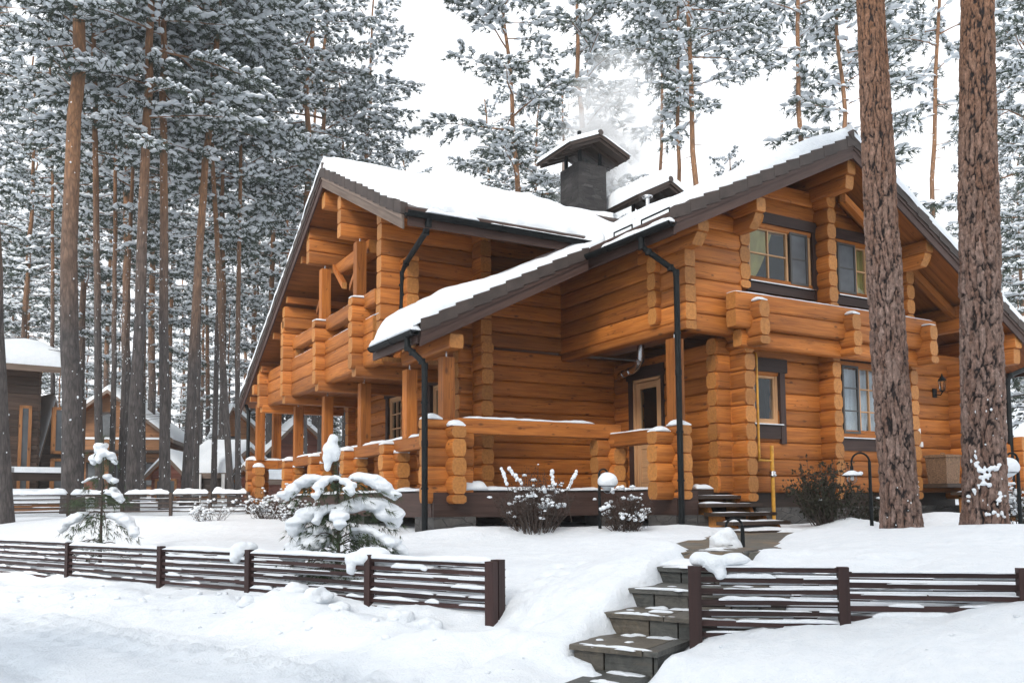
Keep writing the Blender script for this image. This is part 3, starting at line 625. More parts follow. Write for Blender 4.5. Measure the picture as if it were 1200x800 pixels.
def corner_stack(items, snow=True):
    mb = MB(); ms = MB()
    for (ax, c, s0, s1, zb, zt, ph) in items:
        stack(mb, ax, c, s0, s1, zb, zt, ph, 0.26, .012, 'oct')
        if snow:
            p, q = ((s0, c, zt - .01), (s0 + .3, c, zt - .01)) if ax == 'x' else ((c, s0 - .01, zt - .01), (c, s0 + .34, zt - .01))
            snowstrip(ms, p, q, 0.24, 0.10, len(house.children) + s0, amp=.2, taper=.12)
    o = mb.build('rail_log_stack', WOOD, house)
    if snow: ms.build('snow_cap', MS, o)
corner_stack([('x', 12.36, 5.42, 6.25, -0.01, 1.31, 0.0), ('y', 5.90, 12.04, 12.75, -0.02, 1.20, 0.145)])
corner_stack([('x', 12.36, 8.66, 9.30, 0.2, 1.07, 0.0), ('y', 9.02, 12.1, 12.72, 0.2, 1.09, 0.145)], False)
corner_stack([('x', 10.70, 8.60, 9.3, 0.02, 1.10, 0.0), ('y', 9.05, 10.42, 11.0, 0.02, 1.20, 0.145)])
for y in (14.6, 16.75, 19.0, 21.2): corner_stack([('x', y, 5.60, 6.25, 0.0, 1.06, 0.0), ('y', 5.92, y - .28, y + .3, 0.0, 0.9, 0.145)])
corner_stack([('x', 22.7, 5.05, 5.6, 0.0, 1.14, 0.0)]); corner_stack([('y', 5.3, 22.3, 22.9, 0.0, 0.95, 0.145)])
def post(a, b, z0, z1, w=0.20, bolt=0.10):
    mb = MB(); mb.ext([(-w/2, -w/2), (w/2, -w/2), (w/2, w/2), (-w/2, w/2)], lambda n, z: (a + n, b + z, z0), lambda n, z: (a + n, b + z, z1), 0, None, False, 0)
    o = mb.build('porch_post', WOOD, house)
    if bolt:
        mb = MB(); mb.tube([(a, b, z1 - .01), (a, b, z1 + bolt)], 0.014, 8); mb.tube([(a, b, z1), (a, b, z1 + .012)], 0.05, 8); mb.build('jack_bolt', GALV, o)
for b in (12.50, 14.0, 16.31, 18.67, 20.98): post(5.9, b, 1.12, 2.32 if b < 15 else 2.37)
post(5.86, 22.9, 1.12, 2.38); post(5.35, 22.55, 1.12, 2.55); post(9.12, 10.72, 1.15, 2.60)
for b in (15.35, 17.50): post(5.45, b, 3.78, 4.9, 0.19, 0.08)
# beam carrying the low roof
mb = MB(); log(mb, 'y', 5.92, 2.42, 2.66, 12.16, 14.15, 0.26, 'log', g=.03); mb.build('porch_beam', WOOD, house)
# --- balcony of the left wing
mb = MB()
stubs = (14.93, 17.2, 19.72)
for (y0, y1) in ((14.35, 14.93), (14.95, 17.18), (17.22, 19.6), (19.8, 21.8)):
    for k in range(3): log(mb, 'y', 5.45, 2.45 + k * H, 2.45 + (k + 1) * H, y0, y1, 0.24)
for (y0, y1) in ((14.3, 14.95), (14.95, 17.2), (17.2, 19.6)): log(mb, 'y', 5.45, 3.53, 3.79, y0, y1, 0.2, 'sq')
for b in (14.93, 17.2): stack(mb, 'x', b, 5.13, 5.95, 2.42, 3.73, 0.0, prof='oct')
for b in (15.0, 17.27, 19.5): log(mb, 'y', 5.5, 3.31, 3.54, b - .02, b + .45, 0.24)
for b in (14.93, 17.2, 19.72, 21.85): log(mb, 'x', b, 2.28, 2.52, 5.2, 7.3, 0.24)
mb.build('balcony', WOOD, house)
mb = MB()
for (y0, y1) in ((14.45, 14.85), (15.6, 17.05), (17.75, 19.5)): snowstrip(mb, (5.45, y0, 3.79), (5.45, y1, 3.79), .15, .022, y0); snowstrip(mb, (5.45, y0 - .3, 3.32), (5.45, y1, 3.32), .17, .022, y1)
for b in (14.93, 17.2): snowstrip(mb, (5.12, b, 3.73), (5.6, b, 3.73), .2, .05, b)
mb.build('balcony_snow', MS, house)
# --- purlins and beams under the left gable
mb = MB()
def tipx(z, zt): return 4.98 + (zt - z) * 0.0
for (b, z0, z1, a0) in ((16.6, 5.89, 6.22, 5.12), (15.6, 5.02, 5.84, 5.12), (17.65, 5.02, 5.80, 5.12), (19.6, 4.0, 4.5, 5.14)):
    n = max(1, round((z1 - z0) / H))
    for k in range(n): log(mb, 'x', b, z0 + (z1 - z0) * k / n, z0 + (z1 - z0) * (k + 1) / n, a0, 7.3, 0.22)
log(mb, 'x', 22.1, 2.75, 3.0, 5.05, 7.3, .24)
for (a, y0, y1, z0) in ((5.75, 15.35, 17.15, 4.74), (6.35, 15.05, 16.2, 5.22)):
    log(mb, 'y', a, z0, z0 + .27, y0, lambda z, y1=y1, z0=z0: y1 + (z - z0) * 0.9, 0.27, g=.03)
mb.build('gable_purlins', WOOD, house)
mb = MB()
for b in np.arange(18.2, 23.0, 1.15):
    mb.ext([(-.06, 0), (.06, 0), (.06, .14), (-.06, .14)], lambda n, z: (5.14, b + n, lz(b) - .50 + z), lambda n, z: (7.3, b + n, lz(b) - .50 + z), 0, None, False, 0)
for (b0, b1, z0_, z1_) in ((17.62, 18.5, 4.88, 4.15), (17.38, 16.75, 4.88, 4.35), (15.5, 16.3, 4.85, 4.2)):
    mb.ext([(-.05, 0), (.05, 0), (.05, .13), (-.05, .13)], lambda n, z: (5.62 + n, b0, z0_ + z), lambda n, z: (5.62 + n, b1, z1_ + z), 0, None, False, 0)
mb.build('rafters', SOFF, house)
# --- purlins and consoles of the front gable
mb = MB()
def purlin(a, z0, z1, y0, n, cut=0.5, w=0.22):
    for k in range(n):
        a0_ = z0 + (z1 - z0) * k / n; a1_ = z0 + (z1 - z0) * (k + 1) / n; sh = 0.0 if k == n - 1 else 0.04
        log(mb, 'y', a, a0_, a1_, (lambda z: y0 + sh + max(0, (z0 + .16 - z)) * cut) if k == 0 else y0 + sh, 11.6, w)
purlin(10.37, 4.44, 4.93, 9.97, 2, 1.0); purlin(12.58, 5.46, 5.96, 9.95, 2, 0.2); purlin(14.68, 4.36, 4.84, 9.95, 2, 0.7); purlin(16.3, 3.35, 3.85, 9.95, 2, 0.4)
purlin(17.3, 2.68, 3.30, 9.9, 2, 0.1, .24); purlin(9.2, 4.02, 4.40, 10.06, 2, 0.8, .24)
log(mb, 'x', 10.95, 2.62, 2.92, 14.9, 17.2, 0.22)
mb.build('roof_purlins', WOOD, house)
mb = MB()
for (x0, x1, y) in ((13.0, 16.9, 10.55), (14.9, 17.4, 11.6), (13.0, 17.4, 13.0)):
    mb.ext([(-.06, 0), (.06, 0), (.06, .18), (-.06, .18)], lambda n, z: (x0, y + n, rz(x0) - .56 + z), lambda n, z: (x1, y + n, rz(x1) - .56 + z), 0, None, False, 0)
mb.ext([(-.06, 0), (.06, 0), (.06, .14), (-.06, .14)], lambda n, z: (12.75, 10.30 + n, 5.35 + z), lambda n, z: (13.7, 10.3 + n, 4.78 + z), 0, None, False, 0)
mb.build('gable_braces', WOOD, house)
# --- shelf of logs under the upper windows
mb = MB()
for k in range(2): log(mb, 'x', 10.32, 2.81 + k * H, 2.81 + (k + 1) * H, 9.98, 15.15, 0.24)
log(mb, 'x', 10.42, 2.52, 2.81, 10.2, 15.05, 0.22)
for a in (10.42, 12.66, 14.78):
    stack(mb, 'y', a, 10.02, 10.9, 2.52, 3.26, 0.145, prof='oct')
mb.build('log_shelf', WOOD, house)
mb = MB(); snowstrip(mb, (10.0, 10.34, 3.39), (15.1, 10.34, 3.39), .20, .03, 31, amp=.25)
for a in (10.42, 12.66, 14.78): snowstrip(mb, (a, 10.03, 3.25), (a, 10.24, 3.25), .2, .05, a)
mb.build('shelf_snow', MS, house)
# --- roofs
def slab(name, f, x0, x1, y0, y1, th, nx_=1):
    """roof slab over [x0,x1]x[y0,y1], top f(a,b); tiles above, boards below, brown edge"""
    mb = MB(); q = [(x0, y0), (x1, y0), (x1, y1), (x0, y1)]
    t = [mb.vert((a, b, f(a, b))) for a, b in q]; lo = [mb.vert((a, b, f(a, b) - th)) for a, b in q]
    mb.face(t, 0); mb.face(lo[::-1], 1, [(a * (1 if y1 - y0 > x1 - x0 else 1), b) for a, b in q][::-1], rng.random())
    for k in range(4): mb.face((t[k], lo[k], lo[(k + 1) % 4], t[(k + 1) % 4]), 2)
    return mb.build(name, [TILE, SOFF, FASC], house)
def cat(a): return 4.35 - 0.505 * (8.42 - a)
slab('roof', lambda a, b: rz(a), 8.44, A0, 9.90, 21.0, 0.20); slab('roof', lambda a, b: rz(a), A0, 18.4, 9.90, 21.0, 0.20)
slab('low_porch_roof', lambda a, b: cat(a), 5.24, 8.43, 12.14, 14.06, 0.20)
slab('roof', lambda a, b: lz(b), 5.10, 15.0, 12.25, B0, 0.20); slab('roof', lambda a, b: lz(b), 5.10, 15.0, B0, 23.5, 0.20)
def verge(f, c, axis, s0, s1, board, tiles=True, tw=0.09, flip=1, bh=0.21, nm=('verge_tiles', 'barge_board'), bm=None):
    """tiles and board up a gable edge; f(s) top height at s, from eave s0 to ridge s1, plane c"""
    mp = (lambda s, n, z: (s, c + n, z)) if axis == 'x' else (lambda s, n, z: (c + n, s, z))
    ln = abs(s1 - s0); sg = 1 if s1 > s0 else -1; sl = (f(s1) - f(s0)) / ln; st = 0.30; k = 0; mb = MB()
    while k * st < ln - 0.02:
        a = s0 + sg * k * st; b_ = s0 + sg * min(ln, (k + 1) * st + 0.025); zj = rng.uniform(-.006, .006)
        pr = [(-0.03, -0.165), (tw, -0.165), (tw, 0.02), (-0.03 + 0.02, 0.03), (-0.03, 0.015)]
        mb.ext(pr, lambda n, z: mp(a, n - .004 * (k % 2), f(a) + z + 0.034 + zj), lambda n, z: mp(b_, n - .004 * (k % 2), f(b_) + z - 0.002 + zj), 0, None, False, 0); k += 1
    mb.build(nm[0], TILE, house)
    mb = MB()
    e0 = s0
    for (n0, n1, z0, z1) in ((0.004, 0.035, -0.16 - bh, -0.14), (-0.014, 0.002, -0.215, -0.145)):
        mb.ext([(n0, z0), (n1, z0), (n1, z1), (n0, z1)], lambda n, z: mp(e0, n, f(e0) + z), lambda n, z: mp(s1, n, f(s1) + z), 0, None, False, 0)
    mb.build(nm[1], bm or FASC, house)
verge(rz, 9.84, 'x', 8.42, A0, FASC); verge(rz, 9.84, 'x', 18.4, A0, FASC)
verge(cat, 12.07, 'x', 5.26, 8.40, FASC)
verge(lz, 5.04, 'y', 12.27, B0, FASC, bm=GREYB); verge(lz, 5.04, 'y', 23.5, B0, FASC, bm=FASC)
mb = MB(); mb.tube([(A0, 9.80, ZR + .03), (A0, 20.9, ZR + .03)], 0.10, 10); mb.tube([(5.02, B0, ZL + .03), (12.4, B0, ZL + .03)], 0.10, 10); mb.build('ridge_tiles', TILE, house)
mb = MB(); mb.box(PY(12.0 - 3.49), 9.92, 13.0, -.015, .015, rz(8.5) - .38, rz(8.5) - .04); mb.box(PX(12.24), 5.12, 9.4, -.02, .02, lz(12.25) - .30, lz(12.25) - .02); mb.box(PY(5.25), 12.12, 14.05, -.02, .02, cat(5.25) - .30, cat(5.25) - .02); mb.box(PY(18.39), 9.9, 20, -.02, .02, rz(18.4) - .3, rz(18.4) - .02)
mb.build('eave_board', FASC, house)
def gutter(p, q, r=0.075):
    p = Vector(p); q = Vector(q); t = (q - p).normalized(); sd = t.cross(Vector((0, 0, 1))).normalized(); mb = MB()
    ang = [math.pi * k / 10 for k in range(11)]
    pr = [(-math.cos(a) * r, -math.sin(a) * r) for a in ang] + [(math.cos(a) * (r - .008), -math.sin(a) * (r - .008)) for a in ang]
    mb.rings([[p + sd * x + Vector((0, 0, z)) for x, z in pr], [q + sd * x + Vector((0, 0, z)) for x, z in pr]], list(range(len(pr) + 1)), [0, 1], 0, .5, False)
    n = max(2, int((q - p).length / 0.7))
    for k in range(n + 1):
        c = p + (q - p) * (k / n) * 0.98 + t * 0.02
        pr2 = [(-math.cos(a) * (r + .008), -math.sin(a) * (r + .008)) for a in ang] + [(math.cos(a) * (r - .004), -math.sin(a) * (r - .004)) for a in ang]
        mb.rings([[c + sd * x + Vector((0, 0, z)) for x, z in pr2], [c + t * .03 + sd * x + Vector((0, 0, z)) for x, z in pr2]], list(range(len(pr2) + 1)), [0, 1], 0, .5, False)
    mb.build('gutter', BLACK, house)
gutter((8.36, 9.80, 4.17), (8.36, 12.25, 4.22)); gutter((5.16, 12.02, 2.62), (5.16, 13.9, 2.64)); gutter((5.06, 12.16, 4.50), (9.2, 12.16, 4.50)); gutter((18.48, 9.8, 2.86), (18.48, 20, 2.9))
def spout(pts, r=0.047, clips=()):
    mb = MB(); mb.tube(pts, r, 12)
    for c in clips: mb.tube([(c[0], c[1], c[2]), (c[0], c[1], c[2] + .03)], r + .012, 12)
    for p in pts[1:-1]: mb.tube([Vector(p) - Vector((0, 0, .05)), Vector(p) + Vector((0, 0, .04))], r + .006, 12)
    mb.build('downpipe', BLACK, house)
spout([(8.36, 10.56, 4.12), (8.36, 10.56, 3.98), (8.47, 10.53, 3.90), (8.80, 10.40, 3.66), (8.88, 10.36, 3.58), (8.88, 10.36, 2.0), (8.88, 10.36, -0.6)], clips=[(8.88, 10.36, 2.6), (8.88, 10.36, 1.05), (8.88, 10.36, .3)])
spout([(5.16, 12.36, 2.58), (5.16, 12.34, 2.40), (5.21, 12.26, 2.32), (5.29, 12.08, 2.16), (5.31, 12.02, 2.08), (5.31, 12.02, .9), (5.31, 12.02, -0.6)], clips=[(5.31, 12.02, 1.5), (5.31, 12.02, 0.2)])
spout([(5.45, 12.16, 4.45), (5.45, 12.2, 4.36), (5.5, 12.4, 4.30), (5.72, 13.75, 4.16), (5.74, 13.95, 4.02), (5.74, 13.98, 3.4), (5.74, 13.98, 3.05)], clips=[(5.74, 13.98, 3.8), (5.74, 13.98, 3.2)])
spout([(18.3, 9.9, 2.86), (17.9, 9.9, 2.72), (16.95, 9.9, 2.42), (16.85, 9.9, 2.3), (16.85, 9.9, -.6)], clips=[(16.85, 9.9, 1.2)])
spout([(5.15, 23.3, 2.6), (5.15, 23.0, 2.4), (5.15, 23.0, 0.0)])
# --- snow on the roofs
def roofsnow(name, fn, s0, s1, t0, t1, th, edges, seed, holes=(), ns=None, ntt=None, drape=0.0, extra=None):
    """fn(s,t)->(a,b,ztile); edges = round which of (s0,s1,t0,t1)"""
    ns = ns or int(abs(s1 - s0) / .07) + 2; ntt = ntt or int(abs(t1 - t0) / .07) + 2
    S, T = np.meshgrid(np.linspace(s0, s1, ns), np.linspace(t0, t1, ntt), indexing='ij')
    wv = 0.09 * fbm(S * 1.3, T * 1.3, seed) + 0.025 * vn(S * 6, T * 6, seed + 5)
    e = np.ones_like(S)
    for on, dd in zip(edges, (abs(S - s0), abs(S - s1), abs(T - t0), abs(T - t1))):
        if on:
            x = np.clip(dd / (.26 if on == 1 else on), 0, 1); e = e * np.sqrt(1 - (1 - x) ** 2 * 0.93)
    thk = np.maximum(th * (1 + 0.40 * fbm(S * .5, T * .5, seed + 9, 2)) + wv * 0.7, 0.06) * e
    if extra: thk = thk + extra(S, T) * e
    for (hs_, ht, rs, rt) in holes:
        r = ((S - hs_) / rs) ** 2 + ((T - ht) / rt) ** 2 + 0.5 * vn(S * 7, T * 7, seed + 3)
        thk = thk * sst(r, 0.75, 1.5) - 0.03 * (1 - sst(r, 0.5, 1.2))
    Te = T0_ = T
    if edges[3]: Te = T - np.sign(t1 - t0) * np.exp(-(abs(T - t1) / .5)) * (.10 + .16 * fbm(S * 1.1, S * 0, seed + 21, 3) + .05 * vn(S * 6, S * 0, seed + 22))
    Se = S + (.03 * fbm(T * 2.2, T * 0, seed + 23, 3)) * np.exp(-abs(S - s0) / .3)
    A_, B_, Z_ = fn(Se, Te)
    if edges[3]:
        ed = np.exp(-(abs(T - t1) / 0.10) ** 2); Z_ = Z_ - drape * ed * (0.6 + vn(S * 2.5, S * 0, seed + 2))
    mb = MB(); top = np.stack([A_, B_, Z_ + thk], -1); bot = np.stack([A_, B_, Z_ - 0.02], -1)
    n = ns * ntt; mb.v = [tuple(p) for p in top.reshape(-1, 3)] + [tuple(p) for p in bot.reshape(-1, 3)]
    g = lambda i, j: i * ntt + j
    for i in range(ns - 1):
        for j in range(ntt - 1):
            mb.face((g(i, j), g(i + 1, j), g(i + 1, j + 1), g(i, j + 1)), 0, sm=True)
    for i in range(ns - 1):
        for j in (0, ntt - 1): mb.face((g(i, j), g(i + 1, j), g(i + 1, j) + n, g(i, j) + n), 0, sm=True)
    for j in range(ntt - 1):
        for i in (0, ns - 1): mb.face((g(i, j), g(i, j + 1), g(i, j + 1) + n, g(i, j) + n), 0, sm=True)
    return mb.build(name, MS, house)
C48, C58 = math.cos(math.atan(.48)), math.cos(math.atan(.585))
vz = np.vectorize(rz); vlz = np.vectorize(lz); vcat = np.vectorize(cat)
roofsnow('roof_snow', lambda s, t: (A0 - t, s, vz(A0 - t) + .02), 9.83, 20.6, -0.0, 3.80, .24, (1, 1, 0, 1), 101, [(11.9, 3.72, .35, .16), (11.45, 3.62, .5, .07), (10.5, 3.78, .6, .05)], drape=.03)
roofsnow('roof_snow', lambda s, t: (A0 + t, s, vz(A0 + t) + .02), 9.80, 20.6, 0, 5.8, .24, (.09, 1, 0, 1), 102)
roofsnow('roof_snow', lambda s, t: (t, s, vcat(t) + .02), 12.06, 14.0, 8.75, 5.10, .23, (1, 1, 0, 1), 103, drape=.05, extra=lambda S, T: .08 * np.exp(-((T - 5.7) / .6) ** 2))
roofsnow('roof_snow', lambda s, t: (s, B0 - t, vlz(B0 - t) + .02), 5.03, 9.9, 0, 4.10, .24, (1, 0, 0, 1), 104, [(6.55, 3.55, .30, .16), (7.75, 3.75, .28, .13), (5.1, 4.0, .30, .25)], drape=.02)
roofsnow('roof_snow', lambda s, t: (s, B0 + t, vlz(B0 + t) + .02), 5.00, 12.2, 0, 7.0, .26, (.07, 0, 0, 1), 105)
mb = MB(); snowstrip(mb, (8.38, 9.83, 4.17), (8.38, 11.6, 4.20), .15, .085, 41, amp=.3); snowstrip(mb, (5.40, 12.17, 4.51), (6.3, 12.17, 4.51), .15, .09, 42, amp=.3); snowstrip(mb, (6.5, 12.17, 4.50), (9.0, 12.17, 4.50), .12, .03, 43); snowstrip(mb, (5.18, 12.06, 2.63), (5.18, 13.9, 2.65), .17, .14, 44, amp=.25)
mb.build('gutter_snow', MS, house)
# snow guards peeping out
mb = MB()
for (p, q) in (((6.35, 12.95, 5.05), (6.75, 12.95, 5.05)), ((7.55, 12.75, 4.97), (7.95, 12.7, 4.95)), ((8.68, 11.2, 4.56), (8.68, 11.7, 4.56)), ((8.72, 10.3, 4.58), (8.72, 11.0, 4.58))):
    p = Vector(p); q = Vector(q); mb.tube([p - Vector((0, 0, .12)), p, q, q - Vector((0, 0, .12))], .016, 8)
mb.build('snow_guard', BLACK, house)
# --- windows
def winpart(P, s0, s1, z0, z1, sashes, trims, cur=None, name='window', fw=0.055, rec=0.03, label=None, dp=0.62):
    """sashes: (a,b,cols,rows,material,pane) ; trims: (s0,s1,z0,z1,proud)"""
    mb = MB(); f = lambda a, b, c, d, n0=rec, n1=rec + .08: mb.box(P, a, b, n0, n1, c, d, along='s' if b - a > d - c else 'z')
    f(s0, s1, z0, z0 + fw); f(s0, s1, z1 - fw, z1); f(s0, s0 + fw, z0 + fw, z1 - fw); f(s1 - fw, s1, z0 + fw, z1 - fw)
    o = mb.build(name, PALEW, house)
    for (a, b, nc, nr, mt, pane) in sashes:
        mb = MB(); k = 0.042; n0, n1 = (rec + .012, rec + .07) if mt is PALEW else (rec - .035, rec + .005)
        zz0, zz1 = z0 + fw + .004, z1 - fw - .004
        g = lambda a_, b_, c, d: mb.box(P, a_, b_, n0, n1, c, d, along='s' if b_ - a_ > d - c else 'z')
        g(a, b, zz0, zz0 + k); g(a, b, zz1 - k, zz1); g(a, a + k, zz0 + k, zz1 - k); g(b - k, b, zz0 + k, zz1 - k)
        mt_ = .024
        for i in range(1, nc): x = a + (b - a) * i / nc; mb.box(P, x - mt_ / 2, x + mt_ / 2, n0 + .006, n1 - .004, zz0 + k, zz1 - k, along='z')
        for j in range(1, nr): z = zz0 + (zz1 - zz0) * j / nr; mb.box(P, a + k, b - k, n0 + .007, n1 - .005, z - mt_ / 2, z + mt_ / 2)
        mb.build('sash', mt, o)
        mb = MB(); nn = (n0 + n1) / 2; mb.box(P, a + k - .003, b - k + .003, nn - .003, nn + .003, zz0 + k - .003, zz1 - k + .003, along='z'); mb.build('pane', pane, o)
    for (a, b, c, d, pr) in trims:
        mb = MB(); mb.box(P, a, b, -pr, .05, c, d, along='s' if b - a > d - c else 'z'); mb.build('trim_board', TRIM, o)
    mb = MB(); mb.box(P, s0 - .35, s1 + .35, dp, dp + .02, z0 - .3, z1 + .3); mb.box(P, s0 - .02, s1 + .02, .26, dp, z0 - .04, z0 - .02); mb.box(P, s0 - .33, s0 - .30, .14, dp, z0 - .3, z1 + .3, along='z'); mb.box(P, s1 + .30, s1 + .33, .14, dp, z0 - .3, z1 + .3, along='z'); mb.build('dark_backing', ROOM, o)  # dark box close behind the panes, its colour standing for the room's shade
    if cur: cur(P, o)
    if label: o['label'] = label
    return o
def drape_(P, o, name, mat, pts_l, pts_r, zs, n0=.20, fold=.05, amp=.022, seed=0):
    """a curtain between two edge curves given at heights zs"""
    mb = MB(); nx_ = 40; rows = []
    for k, z in enumerate(zs):
        a, b = pts_l[k], pts_r[k]
        rows.append([mb.vert(P(a + (b - a) * i / nx_, n0 + amp * math.sin((i / nx_) * (abs(pts_r[0] - pts_l[0]) / fold) * 6.28 + seed + .2 * math.sin(k)), z)) for i in range(nx_ + 1)])
    for k in range(len(zs) - 1):
        for i in range(nx_): mb.face((rows[k][i], rows[k][i + 1], rows[k + 1][i + 1], rows[k + 1][i]), 0, sm=True)
    mb.build(name, mat, o, recalc=False)
PF = PX(10.80)
def cur1(P, o):
    zs = np.linspace(3.84, 4.84, 14); tt = [(z - 3.84) / 1.0 for z in zs]
    drape_(P, o, 'curtain', CURT, [10.9] * 14, [11.05 + .62 * t ** 0.6 if t > .0 else 11.05 for t in tt], zs, .16, .11)
def cur2(P, o):
    zs = np.linspace(3.84, 4.84, 10); drape_(P, o, 'curtain', CURT, [13.7] * 10, [14.62] * 10, zs, .16, .12, .03)
def cur3(P, o):
    zs = np.linspace(1.2, 2.52, 10); drape_(P, o, 'curtain', NET, [13.16] * 10, [13.95 + .02 * k for k in range(10)], zs, .16, .10, .03); drape_(P, o, 'curtain', NET, [14.1 - .015 * k for k in range(10)], [14.57] * 10, zs, .18, .1, .03, 2)
winpart(PF, *UW1, [(10.93, 11.90, 2, 2, PALEW, GLASS), (11.92, 12.36, 1, 2, DARKG, SCREEN)], [(11.02, 12.66, 4.87, 5.06, .045), (12.47, 12.62, 3.62, 4.868, .036), (10.83, 10.88, 3.62, 4.9, .02), (10.83, 12.468, 3.62, 3.78, .03)], cur1)
winpart(PF, *UW2, [(13.70, 14.60, 3, 2, PALEW, GLASS), (13.17, 13.66, 1, 2, DARKG, SCREEN)], [(13.06, 14.75, 4.87, 5.06, .045), (14.65, 14.75, 3.62, 4.868, .036), (13.03, 14.65, 3.62, 3.78, .03)], cur2)
winpart(PF, *LW1, [(10.94, 11.47, 1, 1, PALEW, GLASS)], [(10.86, 11.70, 2.225, 2.46, .045), (11.52, 11.64, 0.98, 2.222, .04), (10.83, 10.89, .98, 2.222, .02), (10.89, 11.518, 1.06, 1.30, .03)])
winpart(PF, *LW2, [(13.66, 14.55, 3, 3, PALEW, GLASS), (13.17, 13.62, 1, 3, DARKG, GLASS)], [(13.06, 14.7, 2.56, 2.78, .045), (14.6, 14.7, .9, 2.556, .04), (13.07, 14.6, .9, 1.12, .03)], cur3)
winpart(PY(7.18), *GWIN, [(17.6, 18.2, 2, 4, PALEW, GLASS)], [(17.4, 18.45, 2.355, 2.6, .04), (18.25, 18.38, .8, 2.35, .03)], name='porch_window')
winpart(PY(7.18), *GDOOR, [(15.05, 15.85, 1, 2, PALEW, GLASS)], [(14.85, 16.1, 2.355, 2.6, .05), (15.9, 16.05, .2, 2.35, .04), (14.85, 15.0, .2, 2.35, .04)], name='porch_door')
winpart(PY(7.18), 16.45, 17.55, 2.75, 4.68, [(16.5, 17.0, 1, 3, PALEW, GLASS), (17.02, 17.5, 1, 3, PALEW, GLASS)], [(16.3, 17.7, 4.69, 4.9, .04)], name='balcony_door')
mb = MB()
for (a, b, z) in ((10.86, 12.5, 3.785), (13.1, 14.65, 3.785), (13.07, 14.65, 1.125), (10.86, 11.55, 1.30)): mb.box(PF, a, b, -.075, .03, z, z + .018)
mb.build('window_sill', GALV, house)
# entrance door
PD = PY(10.38); mb = MB()
b0, b1, z0, z1 = DOOR[0] + .04, DOOR[1] - .04, .19, 2.28
for (a, b, c, d) in ((b0, b0 + .11, z0, z1), (b1 - .11, b1, z0, z1)): mb.box(PD, a, b, .02, .07, c, d, along='z')
for (c, d) in ((z0, z0 + .18), (1.0, 1.14), (z1 - .12, z1)): mb.box(PD, b0 + .11, b1 - .11, .02, .07, c, d)
mb.box(PD, b0 + .11, b1 - .11, .035, .055, z0 + .18, 1.0)
mb.box(PD, b0 - .06, b0 - .01, -.02, .10, z0, z1 + .05, along='z'); mb.box(PD, b1 + .01, b1 + .06, -.02, .10, z0, z1 + .05, along='z'); mb.box(PD, b0 - .06, b1 + .06, -.02, .10, z1 + .01, z1 + .06)
door = mb.build('entrance_door', PALEW, house)
mb = MB(); mb.box(PD, b0 + .105, b1 - .105, .042, .048, 1.135, z1 - .115, along='z'); mb.build('pane', GLASS, door)
mb = MB(); mb.tube([PD(b0 + .06, .02, 1.08), PD(b0 + .06, -.03, 1.08), PD(b0 + .17, -.03, 1.08)], .011, 8); mb.build('handle', GALV, door)
for (a, b, c, d) in ((DOOR[0] - .12, DOOR[1] + .22, 2.35, 2.58), (DOOR[1] + .03, DOOR[1] + .16, .19, 2.35), (DOOR[0] - .1, DOOR[0] - .03, .19, 2.35)):
    mb = MB(); mb.box(PD, a, b, -.03, .03, c, d, along='s' if b - a > d - c else 'z'); mb.build('trim_board', TRIM, door)
mb = MB(); mb.box(PD, DOOR[0] - .3, DOOR[1] + .6, .9, .92, 0, 2.6); mb.box(PD, DOOR[1] + .3, DOOR[1] + .33, .2, .9, 0, 2.6, along='z'); mb.box(PD, DOOR[0] - .33, DOOR[0] - .3, .2, .9, 0, 2.6, along='z'); mb.build('dark_backing', ROOM, door)  # same near-black backing behind the door glass, shade put in as colour
# --- stove flue in the porch corner
mb = MB(); mb.tube([(10.36, 13.85, 2.44), (10.2, 13.6, 2.46), (10.14, 13.15, 2.50), (10.13, 13.0, 2.54), (10.12, 12.88, 2.64), (10.12, 12.86, 2.95)], .072, 14); mb.build('steel_flue', GALV, house)
for k, (y, z) in enumerate(((13.5, 2.465), (13.25, 2.485), (12.9, 2.64))):
    mb = MB(); c = Vector((10.18 - .04 * k, y, z)); d = Vector((0, -.03, .004 if k < 2 else .03)); mb.tube([c, c + d], .082, 14); mb.build('flue_clamp', GALV, house)
# --- timber stairs
def stairs(label, x0, x1, steps, ytop, zground):
    mb = MB()
    for a in (x0 + .13, x1 - .20):
        pts = [(ytop, zground)] ; y = ytop
        pr = [(steps[-1][0] + .12, zground)]
        for (yf, z) in steps[::-1]: pr += [(yf + .10, z - .06), (yf + .34, z - .06)]
        pr += [(ytop, steps[0][1] - .03), (ytop, zground)]
        mb.ext(pr, lambda n, z: (a, n, z), lambda n, z: (a + .065, n, z), 0, None, False, 0)
    so = mb.build('stair_stringer', WOOD, house)
    for (yf, z) in steps:
        mb = MB(); mb.box(PX(0), x0, x1, yf, yf + .36, z - .055, z, along='s'); t = mb.build('stair_tread', DARKW, house)
        mb = MB(); snowstrip(mb, (x0 + .05, yf + .16, z - .002), (x1 - .08, yf + .16, z - .002), .22, .018, yf * 7, amp=.9); mb.build('tread_snow', MS, t)
stairs('', 9.34, 10.56, [(10.62, .085), (10.32, -.045), (10.02, -.185), (9.74, -.32), (9.41, -.45)], 10.95, -.85)
stairs('', 15.15, 16.75, [(9.72, .13), (9.44, .0), (9.14, -.13), (8.84, -.26)], 10.0, -.85)
mb = MB(); mb.box(PX(0), 14.95, 16.9, 10.0, 10.79, .22, .29); mb.box(PX(0), 9.33, 10.36, 10.93, 10.98, .10, .19); mb.build('side_deck', DARKW, house)
mb = MB(); stack(mb, 'y', 17.0, 9.7, 10.3, -.1, 1.2, .145); stack(mb, 'x', 10.0, 16.7, 17.3, -.1, 1.1); mb.build('rail_log_stack', WOOD, house)
